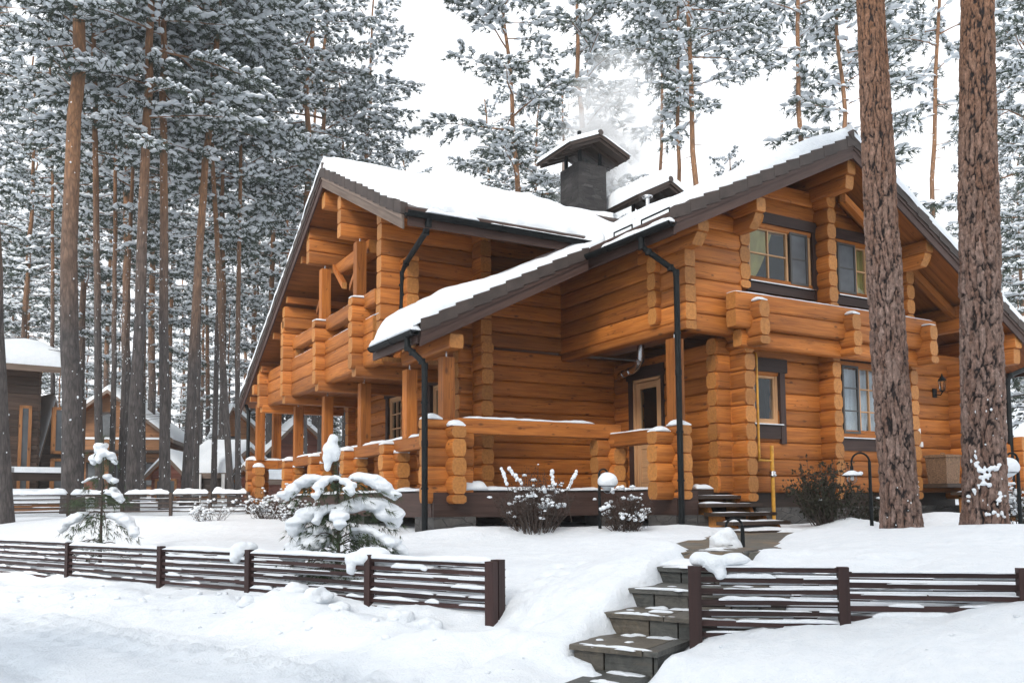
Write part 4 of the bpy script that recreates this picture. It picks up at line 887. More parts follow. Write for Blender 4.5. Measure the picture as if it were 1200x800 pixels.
# --- gas pipe, wall lantern, sockets
mb = MB(); mb.tube([(10.80, 10.84, 2.50), (10.80, 10.70, 2.52), (10.79, 10.60, 2.48), (10.785, 10.585, 2.40), (10.785, 10.585, .82), (10.80, 10.60, .72), (10.81, 10.65, .68), (11.14, 10.65, .67)], .021, 10)
mb.tube([(11.15, 10.65, .93), (11.15, 10.65, .70), (11.15, 10.65, -.6)], .033, 12); gp = mb.build('gas_pipe', YEL, house)
mb = MB(); mb.lathe((11.15, 10.65, .40), [(.0, 0), (.06, 0), (.075, .025), (.06, .05), (.05, .06), (.065, .075), (.04, .10), (0, .11)], 14); mb.build('valve', GALV, gp)
mb = MB(); c = (15.86, 10.74, 2.12)
mb.box(PX(10.8), 15.80, 15.92, -.02, .0, 2.02, 2.2, along='z'); mb.tube([(15.86, 10.78, 2.08), (15.86, 10.66, 2.06), (15.86, 10.62, 2.12)], .012, 8); mb.lathe((15.86, 10.62, 2.12), [(.02, 0), (.05, .02), (.05, .03), (.0, .03)], 10)
mb.lathe((15.86, 10.62, 2.34), [(.085, 0), (.06, .04), (.02, .09), (.012, .13), (0, .14)], 10)
for k in range(6): an = k * 1.047; mb.tube([(15.86 + .05 * math.cos(an), 10.62 + .05 * math.sin(an), 2.14), (15.86 + .075 * math.cos(an), 10.62 + .075 * math.sin(an), 2.34)], .005, 6)
wl = mb.build('wall_lantern', BLACK, house)
mb = MB(); mb.lathe((15.86, 10.62, 2.15), [(.0, 0), (.044, 0), (.068, .19), (0, .19)], 12); mb.build('lantern_glass', GLASS, wl)
mb = MB(); mb.box(PF, 15.26, 15.34, -.03, 0, 1.28, 1.38); mb.box(PF, 15.32, 15.40, -.03, 0, 1.02, 1.12); mb.build('socket_box', WHITEP, house)
# --- chimneys with little gabled roofs
def chimney(a0, b0, s, ztop, eave, peak, hw, bl, snow, label):
    ca, cb = a0 + s / 2, b0 + s / 2
    mb = MB(); mb.box(PX(0), a0, a0 + s, b0, b0 + s, 4.5, ztop, along='z'); ch = mb.build('chimney', CHIM, house); ch['label'] = label
    mb = MB()
    for dx in (-.3, .3):
        for dy in (-.3, .3): mb.box(PX(0), ca + dx - .035, ca + dx + .035, cb + dy - .035, cb + dy + .035, ztop, eave + .55, along='z')
    mb.build('hood_post', BLACK, ch)
    mb = MB(); y0, y1 = cb - bl, cb + bl; sl = (peak - eave) / hw
    for sg in (-1, 1):
        q = [(ca, y0), (ca + sg * hw, y0), (ca + sg * hw, y1), (ca, y1)]; f = lambda a: peak - abs(a - ca) * sl
        t = [mb.vert((a, b, f(a))) for a, b in q]; lo = [mb.vert((a, b, f(a) - .09)) for a, b in q]
        mb.face(t, 0); mb.face(lo[::-1], 1)
        for k in range(4): mb.face((t[k], lo[k], lo[(k + 1) % 4], t[(k + 1) % 4]), 1)
        for k in range(5):
            xx = y0 + .08 + (y1 - y0 - .16) * k / 4
            mb.ext([(-.03, -.17), (.03, -.17), (.03, -.085), (-.03, -.085)], lambda n, z: (ca, xx + n, f(ca) + z), lambda n, z: (ca + sg * (hw - .06), xx + n, f(ca + hw - .06) + z), 1, None, False, 0)
    mb.tube([(ca, y0 - .03, peak + .02), (ca, y1, peak + .02)], .075, 10, 0)
    hd = mb.build('chimney_hood', [TILE, DARKW], ch)
    for sg in (-1, 1):
        ns, nt_ = 22, 22; S, T = np.meshgrid(np.linspace(y0 - .02, y1 + .02, ns), np.linspace(0.0 if sg < 0 else .10, hw + .04, nt_), indexing='ij')
        e = np.ones_like(S)
        for dd in ((S - S.min()), (S.max() - S), (T.max() - T)) + (((T - T.min()),) if sg > 0 else ()):
            x = np.clip(dd / .18, 0, 1); e = e * np.sqrt(1 - (1 - x) ** 2 * .95)
        th = snow * (1 if sg < 0 else .7) * e * (1 + .3 * fbm(S * 2, T * 2, 7 + sg)); X = ca + sg * T; Zt = peak - T * sl + .01
        mb = MB(); mb.v = [tuple(p) for p in np.stack([X, S, Zt + th], -1).reshape(-1, 3)] + [tuple(p) for p in np.stack([X, S, Zt - .01], -1).reshape(-1, 3)]
        for i in range(ns - 1):
            for j in range(nt_ - 1): mb.face((i * nt_ + j, (i + 1) * nt_ + j, (i + 1) * nt_ + j + 1, i * nt_ + j + 1), 0, sm=True)
        nn = ns * nt_
        for i in range(ns - 1):
            for j in (0, nt_ - 1): mb.face((i * nt_ + j, (i + 1) * nt_ + j, (i + 1) * nt_ + j + nn, i * nt_ + j + nn), 0, sm=True)
        for j in range(nt_ - 1):
            for i in (0, ns - 1): mb.face((i * nt_ + j, i * nt_ + j + 1, i * nt_ + j + 1 + nn, i * nt_ + j + nn), 0, sm=True)
        mb.build('hood_snow', MS, ch)
chimney(11.58, 17.0, .82, 8.26, 8.52, 8.90, .88, .76, .13, 'dark slate chimney stack under a gabled tile hood, smoking')
chimney(13.2, 16.4, .82, 7.0, 7.30, 7.82, 1.0, .8, .36, 'second chimney behind the ridge, its hood thick with snow')
mb = MB(); mb.tube([(12.55, 15.6, 6.2), (12.55, 15.6, 7.05)], .05, 10); mb.lathe((12.55, 15.6, 7.05), [(.05, 0), (.13, .02), (.13, .05), (0, .10)], 12); mb.build('vent_pipe', GALV, house)

# ================================================================== STONE STAIR AND FENCES
def PS(e, n, z): return (*ab(S0[0] + e * SE[0] + n * SN[0], S0[1] + e * SE[1] + n * SN[1]), z)
stair = thing('stone_steps', 'slate stone steps climbing through the gap between the two road fences', 'steps', PS(0.6, 0.5, -1.2))
for k, (n0, z) in enumerate(zip(STEP_N, STEP_Z)):
    n1 = STEP_N[k + 1] + .10 if k < 5 else n0 + .6; e1 = (.55, .62, 1.2, 1.2, .9, .5)[k]; zl = STEP_Z[k - 1] if k else -1.30; r = random.Random(k)
    mb = MB(); e = -0.10 if k > 1 else (-.02 if k else .2)
    while e < e1:
        w_ = min(r.uniform(.22, .42), e1 - e + .02); mb.ext([(n0 + .025 + r.uniform(0, .006), zl - .08), (n1, zl - .08), (n1, z - .042), (n0 + .03, z - .042)], lambda n, zz: PS(e, n, zz), lambda n, zz: PS(e + w_ - .014, n, zz), 0, None, False, 0); e += w_
    e = -0.12 if k > 1 else (-.04 if k else .18)
    while e < e1:
        w_ = min(r.uniform(.34, .7), e1 - e + .03); dz = r.uniform(-.004, .004); dn = r.uniform(-.012, .012)
        mb.ext([(n0 + dn, z - .038 + dz), (n1, z - .038), (n1, z), (n0 + dn + .008, z + dz), (n0 + dn, z - .006 + dz)], lambda n, zz: PS(e, n, zz), lambda n, zz: PS(e + w_ - .01, n, zz), 0, None, False, 0); e += w_
    st_ = mb.build('stone_step', SLATE, stair); 
    mb = MB(); tr = n1 - n0 - .1
    for q in range(22):
        ee = r.uniform(0.0 if k else .25, max(.1, e1 - .2)); nn = n0 + r.choice((.03, .05, tr * .5, tr - .02, tr)); snowstrip(mb, PS(ee, nn, z - .004), PS(ee + r.uniform(.03, .22), nn + r.uniform(-.05, .05), z - .004), r.uniform(.015, .10), r.uniform(.004, .016), k * 9 + q, .02, .9, .05)
    snowstrip(mb, PS(0.0 if k else .25, n0 + .02, z - .004), PS(min(e1, 1.3), n0 + .02, z - .004), .03, .010, k + 77, .02, 1.3)
    if k == 4: snowstrip(mb, PS(-.1, n0 + .35, z - .01), PS(.9, n0 + .35, z - .01), .5, .06, 88, .04, .4)
    mb.build('step_snow', MS, st_)
def on_line(px, U_, D_):
    d = 9.0
    for _ in range(40): u = U(px, d); d = .5 * d + .5 * float(np.interp(u, U_, D_))
    return (u, d)
def fence(name, label, posts, ztop, hgt, nr, mat, cap, seed, group, ph=.02, patch=.5, endpost=()):
    r = random.Random(seed); c = ab(*posts[len(posts) // 2])
    root = thing(name, label, 'fence', (c[0], c[1], ztop(*posts[len(posts) // 2]) - hgt), group)
    for k, p in enumerate(posts):
        a = ab(*p); zt = ztop(*p); w_ = .036 if k not in endpost else .045; mb = MB()
        q = posts[min(k + 1, len(posts) - 1)] if k < len(posts) - 1 else posts[k - 1]; P = PL(a, ab(*q)); 
        mb.ext([(-w_, -w_), (w_, -w_), (w_, w_), (-w_, w_)], lambda s_, n: P(s_, n, zt - hgt - .35), lambda s_, n: P(s_, n, zt + ph), 0, None, False, 0)
        if k in endpost: mb.ext([(-w_ + .0, .06), (w_, .06), (w_, .13), (-w_, .13)], lambda s_, n: P(s_, n, zt - hgt - .35), lambda s_, n: P(s_, n, zt + ph - .01), 0, None, False, 0)
        mb.build('post', mat, root)
    sn = MB()
    for k in range(len(posts) - 1):
        p, q = posts[k], posts[k + 1]; a, b = np.array(ab(*p)), np.array(ab(*q)); ln = float(np.linalg.norm(b - a)); P0 = PL(a, b); z0, z1 = ztop(*p), ztop(*q); off = 0.03 if (k == 0 and name == 'rail_fence') else 0
        for row, (nn, dz, hh) in enumerate(((0.0, 0.0, .036), (.062, -.036, .009))):
            for i in range(nr):
                j = r.uniform(-.006, .006); za = z0 - .03 - dz * 0 + (dz if row else 0) - i * (hgt - .03) / nr + off; zb_ = z1 - .03 + (dz if row else 0) - i * (hgt - .03) / nr + off; mb = MB()
                s0, s1 = (.036, ln - .036) if row == 0 else (-.03, ln + .03)
                fz = lambda s_: za + (zb_ - za) * s_ / ln
                mb.ext([(nn - .012, -hh / 2), (nn + .012, -hh / 2), (nn + .012, hh / 2), (nn - .012, hh / 2)], lambda n, z: P0(s0, n, fz(s0) + j + z), lambda n, z: P0(s1, n, fz(s1) - j + z), 0, None, False, 0)
                mb.build('rail', mat, root)
                if i == 0 and row == 0:
                    if cap: snowstrip(sn, P0(s0 + .02, nn + .03, fz(s0) + hh / 2 - .004), P0(s1 - .02, nn + .03, fz(s1) + hh / 2 - .004), .12, cap, seed + k, .05, .35, .1)
                else:
                    x = s0 + r.uniform(0, .3)
                    while x < s1 - .1:
                        l_ = r.uniform(.15, 1.0)
                        if r.random() < patch: e_ = min(x + l_, s1); snowstrip(sn, P0(x, nn - .004, fz(x) + hh / 2 - .003), P0(e_, nn - .004, fz(e_) + hh / 2 - .003), .034, r.choice((.010, .014, .018, .026)), r.random() * 99, .03, .6, .06, sag=.008)
                        x += l_ + r.uniform(.0, .25)
    sn.build('fence_snow', MS, root)
    return root
LU, LD = [-60, -7.7, -0.15, 30], [50, 13.0, 7.6, -13.96]; RU, RD = [-30, 1.30, 3.32, 30], [11.8, 6.2, 5.81, .65]
lp = [on_line(x, LU, LD) for x in (-70, 82, 190, 293, 433, 583)]; rp = [on_line(x, RU, RD) for x in (812, 985, 1195, 1450)]
f1 = fence('rail_fence', 'dark brown slatted road fence with snow caked rails, ending left of the stone steps', lp, lambda u, d: -0.515, .56, 7, FENCE, .045, 5, 'slatted fences along the road', endpost=(5,), patch=.75)
f2 = fence('rail_fence', 'dark brown slatted road fence right of the stone steps, half buried in a snow bank', rp, lambda u, d: -0.480, .56, 7, FENCE, .016, 6, 'slatted fences along the road', endpost=(0,), patch=.75)
bp = [(U(x, 22.0), 22.0) for x in (-40, 10, 80, 143, 200, 246, 291)]
f3 = fence('garden_fence', 'black slatted fence with a thick snow cap at the back of the yard', bp, lambda u, d: .29, .56, 5, DARKW, .13, 8, None, patch=.35)
# big pillows of snow hanging over the posts
mb = MB()
for (x, y, d, rx, rz_) in ((283, 645, 9.65, .13, .10), (276, 652, 9.6, .07, .09), (292, 641, 9.7, .10, .06), (418, 655, 8.66, .14, .09), (436, 652, 8.62, .20, .10), (455, 664, 8.55, .12, .07), (412, 666, 8.6, .06, .07), (466, 666, 8.5, .08, .05), (510, 664, 8.2, .22, .045), (535, 668, 8.1, .18, .04)):
    p = W(x, y, d); mb.lump(p, (rx, rx * .8, rz_), x, amp=.3)
remesh(mb.build('snow_pillow', MS, f1), .018, 3)
mb = MB()
for (x, y, d, rx, rz_) in ((822, 655, 6.25, .10, .06), (838, 660, 6.2, .10, .075), (845, 672, 6.15, .05, .05), (860, 655, 6.2, .12, .05)): mb.lump(W(x, y, d), (rx, rx * .8, rz_), x, amp=.3)
remesh(mb.build('snow_pillow', MS, f2), .015, 3)
# clods thrown up by the plough
mb = MB(); r = random.Random(3)
def clod(u, d, s): 
    a, b = ab(u, d); mb.lump((a, b, gz(u, d) + s * .15), (s, s * r.uniform(.7, 1.1), s * r.uniform(.5, .75)), r.random() * 50, sub=3, amp=.45)
for (x, d, s) in ((298, 9.05, .16), (322, 8.85, .19), (348, 8.75, .17), (372, 8.5, .14), (400, 8.3, .10), (470, 7.75, .13), (505, 7.5, .12)): clod(U(x, d), d, s)
for k in range(90):
    u = r.uniform(-6.5, -.1); clod(u, float(np.interp(u, LU, LD)) - r.uniform(.2, 1.4), r.choice((.012, .016, .02, .03, .045)))
for k in range(22):
    u = r.uniform(.1, 3.4); clod(u, float(np.interp(u, RU, RD)) - r.uniform(.2, .9), r.uniform(.012, .032)) if u > 1.4 else clod(r.uniform(-.3, .5), r.uniform(5.4, 6.5), r.uniform(.015, .035))
o = remesh(mb.build('snow_clods', MS), .02, 2); o['kind'] = 'stuff'

# ================================================================== PLANTS NEAR THE HOUSE
class Tuft:
    """needle triangles, collected in arrays"""
    def __init__(s): s.t = []
    def add(s, rs, c, d, n, ln, wd, spread):
        """n needles from each centre c along d"""
        c = np.repeat(np.asarray(c, float), n, 0); d = np.repeat(np.asarray(d, float), n, 0)
        v = d + rs.normal(0, spread, d.shape); v /= np.linalg.norm(v, axis=1)[:, None]
        sd = np.cross(v, rs.normal(0, 1, d.shape)); sd /= np.linalg.norm(sd, axis=1)[:, None] + 1e-9
        l_ = ln * rs.uniform(.65, 1.2, (len(c), 1)); s.t.append(np.stack([c - sd * wd / 2, c + sd * wd / 2, c + v * l_ + sd * wd * .2, ], 1))
    def arr(s): return np.concatenate(s.t) if s.t else np.zeros((0, 3, 3))
def trimesh(name, parts, parent=None, z0=ZC):
    """parts: [(tri array (n,3,3), material, smooth)]"""
    me = bpy.data.meshes.new(name); V = np.concatenate([p[0].reshape(-1, 3) for p in parts]); n = len(V) // 3
    off = np.array(rootloc(parent)) if parent is not None else np.zeros(3)
    me.vertices.add(len(V)); me.vertices.foreach_set('co', (V + np.array([0, 0, z0]) - off).ravel())
    me.loops.add(len(V)); me.loops.foreach_set('vertex_index', np.arange(len(V))); me.polygons.add(n)
    me.polygons.foreach_set('loop_start', np.arange(n) * 3); me.polygons.foreach_set('loop_total', np.full(n, 3))
    mi = []
    for k, p in enumerate(parts): me.materials.append(p[1]); mi += [k] * len(p[0])
    me.polygons.foreach_set('material_index', mi); me.update()
    o = bpy.data.objects.new(name, me); sc.collection.objects.link(o)
    if parent is not None: o.parent = parent
    return o
def young_pine(label, u, d, hgt, branches, top, seed, lean=0.0, nl=.10, dens=1.0, tufts=9):
    """branches: (z, azimuth on plan in degrees with 0 = right of view, length, rise, droop, snow radius)"""
    rs = np.random.RandomState(seed); z = gz(u, d) - .03; a, b = ab(u, d); root = thing('young_pine', label, 'tree', (a, b, z)); T = Tuft(); sn = MB(); tr = MB()
    tr.tube([(a, b, z - .1)] + [(*ab(u + lean * t * t, d), z + hgt * t) for t in np.linspace(0, 1, 7)], [.026, .025, .022, .018, .014, .011, .009, .006], 8)
    for (bz, az, ln, rise, droop, sr) in branches:
        bz = bz + rs.normal(0, .035); az = az + rs.normal(0, 9); ln = ln * rs.uniform(.85, 1.12); droop = droop * rs.uniform(.7, 1.5)
        az = math.radians(az); du, dd = math.cos(az), math.sin(az); pts = []
        bu = lean * (bz / hgt) ** 2
        for t in np.linspace(0, 1, 8): pts.append((*ab(u + bu + du * ln * t, d + dd * ln * t), z + bz + rise * math.sin(min(1, t * 1.6) * 1.57) - droop * t * t))
        tr.tube(pts, [.009 - .006 * t for t in np.linspace(0, 1, 8)], 6)
        P = np.array(pts); n = int(ln / .035 * dens) + 2
        for i in range(n):
            t = .18 + .82 * i / n; k = min(6, int(t * 7)); c = P[k] + (P[k + 1] - P[k]) * (t * 7 - k); dr = P[k + 1] - P[k]; dr = dr / np.linalg.norm(dr)
            for q_ in range(3):
                off = rs.normal(0, .05, 3) * (1 + t * .6); off[2] = -.015 - abs(off[2]) * 1.1
                T.add(rs, [c + off], [dr * .8 + rs.normal(0, .35, 3) + np.array([0, 0, -.55])], tufts, nl, .0065, .40)
        if sr > 0:
            sr = sr * rs.uniform(.8, 1.2); tg = rs.uniform(.22, .45)
            m = max(3, int(ln * .72 / (sr * .6)))
            for i in range(m):
                t = tg + (1 - tg) * i / (m - 1); t = min(t, 1.0); k = min(6, int(t * 7)); c = P[k] + (P[k + 1] - P[k]) * (t * 7 - k)
                rr = sr * (.75 + .5 * rs.rand()) * (1 - .35 * abs(t - .6)); sn.lump((c[0] + rs.normal(0, .02), c[1] + rs.normal(0, .02), c[2] + rr * .50), (rr * 1.4, rr * 1.4, rr * .72), rs.rand() * 90, amp=.35)
                if t > .85: sn.lump((c[0], c[1], c[2] - rr * .1), (rr * .8, rr * .8, rr * .7), rs.rand() * 90, amp=.3)
    for (du, dz, rx, rz_) in top: sn.lump((*ab(u + lean + du, d), z + dz), (rx, rx, rz_), du * 99 + dz, amp=.25)
    tc = np.array([[*ab(u + lean, d), z + hgt * q] for q in np.linspace(.68, 1.0, 14)]); T.add(rs, tc, np.tile([0, 0, .3], (14, 1)), 16, nl, .005, .6)
    tr.build('trunk', TWIG, root); trimesh('needles', [(T.arr(), NEEDC, False)], root); remesh(sn.build('snow_load', MS, root), .014, 5)
    return root
bl = []
for k, az in enumerate((178, 2, 95, 250, 310)): bl.append((1.00, az, (.50, .56, .30, .34, .38)[k], .11, .17, (.085, .085, 0, .05, .06)[k]))
for k, az in enumerate((172, 8, 60, 120, 240, 300)): bl.append((.66, az, (.50, .62, .34, .34, .34, .42)[k], .13, .22, (.085, .11, 0, 0, .05, .10)[k]))
for k, az in enumerate((185, 0, 40, 140, 215, 330, 275)): bl.append((.40, az, (.48, .84, .5, .5, .4, .62, .4)[k], .15, .20, (.06, .08, 0, 0, 0, .04, 0)[k]))
for k, az in enumerate((190, 165, 10, 345, 60, 120, 240, 300)): bl.append((.22, az, (.5, .42, .78, .60, .5, .5, .45, .5)[k], .12, .15, (.085, 0, .04, 0, 0, 0, 0, 0)[k]))
for k, az in enumerate((200, 20, 80, 140, 260, 320)): bl.append((.12, az, .45, .03, .10, (.06, 0, 0, 0, 0, .0)[k]))
u0 = U(397, 9.6)
young_pine('small young pine bowed under big pillows of snow behind the road fence', u0, 9.6, 1.56, bl, [(-.10, 1.24, .045, .07), (-.095, 1.33, .065, .09), (-.07, 1.42, .08, .10), (-.04, 1.52, .06, .08), (-.01, 1.40, .06, .08), (.0, 1.34, .04, .06)], 4, lean=-.03)
bl = [(1.62, 150, .22, .05, .25, .075), (1.55, 30, .15, .05, .1, .06), (1.2, 20, .22, .02, .22, .06), (1.15, 200, .30, .02, .12, .02)]
for k, az in enumerate((175, 5, 220, 330, 60)): bl.append((.95, az, (.5, .42, .4, .35, .35)[k], .05, .10, (0, 0, 0, .05, 0)[k]))
for k, az in enumerate((182, 355, 230, 310, 120)): bl.append((.66, az, (.55, .50, .4, .4, .4)[k], .10, .34, (.07, .075, 0, 0, .0)[k]))
for k, az in enumerate((180, 0, 300, 240)): bl.append((.30, az, (.58, .55, .4, .4)[k], .10, .30, (.0, .0, 0, 0)[k]))
u1 = U(119, 12.3)
young_pine('thin sapling pine with bare lower branches, alone in the yard at the left', u1, 12.3, 1.80, bl, [(.0, 1.58, .08, .06), (-.06, 1.50, .06, .08)], 9, dens=.55, nl=.12)
def shrub(label, u, d, hgt, rad, n, leaf, snow, seed, twig=TWIG, leafn=60, lsz=.03, up=.35, group=None):
    rs = np.random.RandomState(seed); z = gz(u, d) - .05; a, b = ab(u, d); root = thing('shrub', label, 'shrub', (a, b, z), group); tr = MB(); C = []; S = []; sn = MB()
    for i in range(n):
        an = rs.rand() * 6.28; q = math.sqrt(rs.rand()); l_ = hgt * (1.0 - .30 * q) * rs.choice([rs.uniform(.45, .8), rs.uniform(.7, 1.15)]); ba = np.array([a + math.cos(an) * q * rad * .4, b + math.sin(an) * q * rad * .4, z]); ti = np.array([a + math.cos(an) * q * rad, b + math.sin(an) * q * rad, z + l_])
        mid = (ba + ti) / 2 + rs.normal(0, .04, 3); pts = [ba, mid, ti]
        tr.tube(pts, [.006, .0045, .002], 5)
        for j in range(leafn // 6):
            t = rs.uniform(.15, 1); c = ba + (ti - ba) * t + rs.normal(0, .03, 3); C.append(c)
        for j in range(3):
            t = rs.uniform(.3, .9); c = ba + (ti - ba) * t; e = c + rs.normal(0, .10, 3) + np.array([0, 0, .10]); tr.tube([c, e], [.003, .0015], 4)
            for q_ in range(leafn // 12): C.append(c + (e - c) * rs.rand() + rs.normal(0, .015, 3))
            if rs.rand() < snow: S.append(e)
        if rs.rand() < snow: S.append(ti)
        if rs.rand() < snow: S.append(ba + (ti - ba) * rs.uniform(.5, .9))
    tr.build('stems', twig, root)
    if C:
        C = np.array(C); T = Tuft(); T.add(rs, C, rs.normal(0, 1, C.shape) + np.array([0, 0, .3]), 2, lsz, lsz * .75, .5); trimesh('foliage', [(T.arr(), leaf, False)], root)
    if S:
        for c in S:
            r_ = rs.uniform(.010, .030); sn.lump((c[0], c[1], c[2] + r_ * .3), (r_ * rs.uniform(.8, 1.6), r_ * rs.uniform(.8, 1.6), r_ * .75), rs.rand() * 80, sub=2, amp=.7)
            if rs.rand() < .25:
                for q_ in range(4): sn.lump((c[0] + rs.normal(0, .04), c[1] + rs.normal(0, .04), c[2] + rs.normal(0, .02)), (r_ * 1.3, r_ * 1.3, r_), rs.rand() * 80, sub=2, amp=.6)
        o = sn.build('snow_load', MS, root)
    return root
d = 12.35; s_ = shrub('bare twiggy shrub with frosted tips before the porch deck', U(628, d), d, .92, .66, 120, LEAFB, .11, 21, leafn=54, lsz=.024)
rs = np.random.RandomState(2); mb = MB()
for (x0, y0, x1, y1) in ((596, 575, 588, 547), (612, 568, 595, 546), (648, 575, 647, 550), (664, 575, 677, 549), (638, 575, 636, 555)):
    p, q = W(x0, y0, d), W(x1, y1, d); mb.tube([W(x0 + 6, 612, d), p, q], [.006, .005, .003], 5)
mb.build('stems', TWIG, s_)
mb = MB()
for (x0, y0, x1, y1) in ((594, 566, 588, 549), (611, 566, 597, 549), (648, 572, 647, 552), (666, 572, 675, 552)):
    p, q = W(x0, y0, d), W(x1, y1, d)
    for t in np.linspace(0, 1, 7): c = p + (q - p) * t; r_ = .020 + .012 * rs.rand(); mb.lump(c + rs.normal(0, .004, 3), (r_, r_, r_ * 1.2), t * 50, amp=.3)
mb.build('snow_load', MS, s_)
d = 12.3; shrub('low rusty shrub with snow clumps under the snow hooded garden lamp', U(733, d), d, .64, .40, 80, LEAFB, .11, 22, leafn=54, lsz=.024)
d = 13.5; s2 = shrub('dark leafy evergreen shrub under the ground floor windows', U(972, d), d, 1.15, .66, 85, LEAFD, .008, 23, leafn=80, lsz=.045)
d = 13.6; shrub('dark shrub with snow flecks half hidden by the big pine trunk', U(1028, d), d, .62, .50, 60, LEAFD, .04, 24, leafn=70, lsz=.04)
d = 19.6; shrub('snow covered shrub at the far end of the porch', U(317, d), d, .75, .75, 55, LEAFB, .45, 25, leafn=30)
d = 18.0; shrub('snow heaped shrub between the small pine and the porch posts', U(345, d), d, .6, .6, 40, LEAFB, .5, 26, leafn=30)
d = 18.5; shrub('low thorny twigs poking out of the snow by the back fence', U(250, d), d, .45, .6, 26, LEAFB, .3, 27, leafn=8)
d = 12.0; shrub('tangled snowy shrub right of the right hand pine trunk', U(1196, d), d, .65, .5, 45, LEAFD, .5, 28, leafn=40)

# ================================================================== GARDEN LAMPS, BASKET
def garden_lamp(label, x, y, d, hgt, reach, side, snow):
    p = W(x, y, d); z = min(p[2], gz(*ud(p[0], p[1]))) - .05; a, b = p[0], p[1]; root = thing('garden_lamp', label, 'lamp', (a, b, z), 'garden lamps on hooked posts')
    mb = MB(); R_ = reach / 2; zt = p[2] + hgt; off = lambda q: (a + CA * q * side, b - SA * q * side)
    pts = [(a, b, z - .1), (a, b, zt - R_)] + [(*off(R_ - R_ * math.cos(t)), zt - R_ + R_ * math.sin(t)) for t in np.linspace(0.2, math.pi, 10)] + [(*off(reach), zt - R_ - .05)]
    mb.tube(pts, [.026] + [.020] + [.013] * 11, 10); mb.build('post', BLACK, root)
    c = (*off(reach), zt - R_ - .05)
    mb = MB(); mb.lathe(c, [(.014, 0), (.022, -.01), (.022, -.06), (.05, -.085), (.125, -.13), (.13, -.137), (.04, -.125), (.0, -.125)], 20); mb.build('lamp_shade', BLACK, root)
    mb = MB(); mb.lathe(c, [(.0, -.24), (.03, -.235), (.058, -.21), (.066, -.18), (.058, -.14), (.04, -.128), (0, -.128)], 16); mb.build('lamp_glass', GLASS, root)
    mb = MB(); mb.lathe(c, [(0, -.13), (.022, -.13), (.022, -.19), (.0, -.20)], 10); mb.build('bulb', WHITEP, root)
    mb = MB()
    if snow == 1: mb.lathe(c, [(.0, -.055), (.045, -.07), (.10, -.10), (.128, -.125), (.12, -.133), (0, -.12)], 18); mb.lump((*off(reach - .11), c[2] - .10), (.04, .04, .025), 3)
    elif snow == 2: mb.lump((c[0], c[1], c[2] - .06), (.145, .145, .125), 5, sub=3, amp=.10)
    else:
        for (q, zz, r1, r2) in ((0, -.05, .11, .10), (.05, -.12, .13, .13), (-.05, -.16, .12, .13), (.06, -.21, .13, .11), (-.03, -.23, .15, .10)): mb.lump((*off(reach + q), c[2] + zz), (r1, r1, r2), q * 30 + zz, sub=2, amp=.25)
    o = mb.build('snow_cap', MS, root)
    if snow == 3: remesh(o, .015, 3)
    return root
garden_lamp('dark garden lamp with a bare glass globe beside the big pine trunk', 1022, 621, 11.6, 1.03, .24, -1, 1)
garden_lamp('garden lamp under a white snow dome before the porch deck', 703, 610, 12.5, .74, .12, 1, 2)
garden_lamp('bent garden lamp whose lantern is swallowed in a block of snow', 871, 655, 9.0, .42, .17, -1, 3)
garden_lamp('snow hooded garden lamp partly hidden behind the right hand trunk', 1196, 612, 11.0, .88, .14, -1, 2)
c = np.array([15.32, 10.32, .29]); root = thing('wicker_basket', 'tall square wicker basket with a lid on the side porch', 'basket', tuple(c))
def ringsq(h, z, n=9):
    o = []
    for k in range(4):
        p, q = [(-h, -h), (h, -h), (h, h), (-h, h), (-h, -h)][k:k + 2]
        for i in range(n): t = i / n; o.append((c[0] + p[0] + (q[0] - p[0]) * t, c[1] + p[1] + (q[1] - p[1]) * t, c[2] + z))
    return o
mb = MB(); rr = []
for k in range(31): rr.append([(p[0] + (p[0] - c[0]) * .012 * (-1) ** (k + i), p[1] + (p[1] - c[1]) * .012 * (-1) ** (k + i), p[2]) for i, p in enumerate(ringsq(.19 + .03 * k / 30, .5 * k / 30))])
mb.rings(rr, list(np.arange(37) * .05), list(np.arange(31) * .02), 0, .5, False); mb.build('body', WICK, root)
mb = MB(); mb.rings([ringsq(.245, .50), ringsq(.245, .535), ringsq(.20, .55)], list(np.arange(37) * .05), [0, 1, 2], 0, .5, False); mb.tube([c + np.array([-.06, 0, .55]), c + np.array([-.05, 0, .58]), c + np.array([.05, 0, .58]), c + np.array([.06, 0, .55])], .012, 6); mb.build('lid', WICK, root)

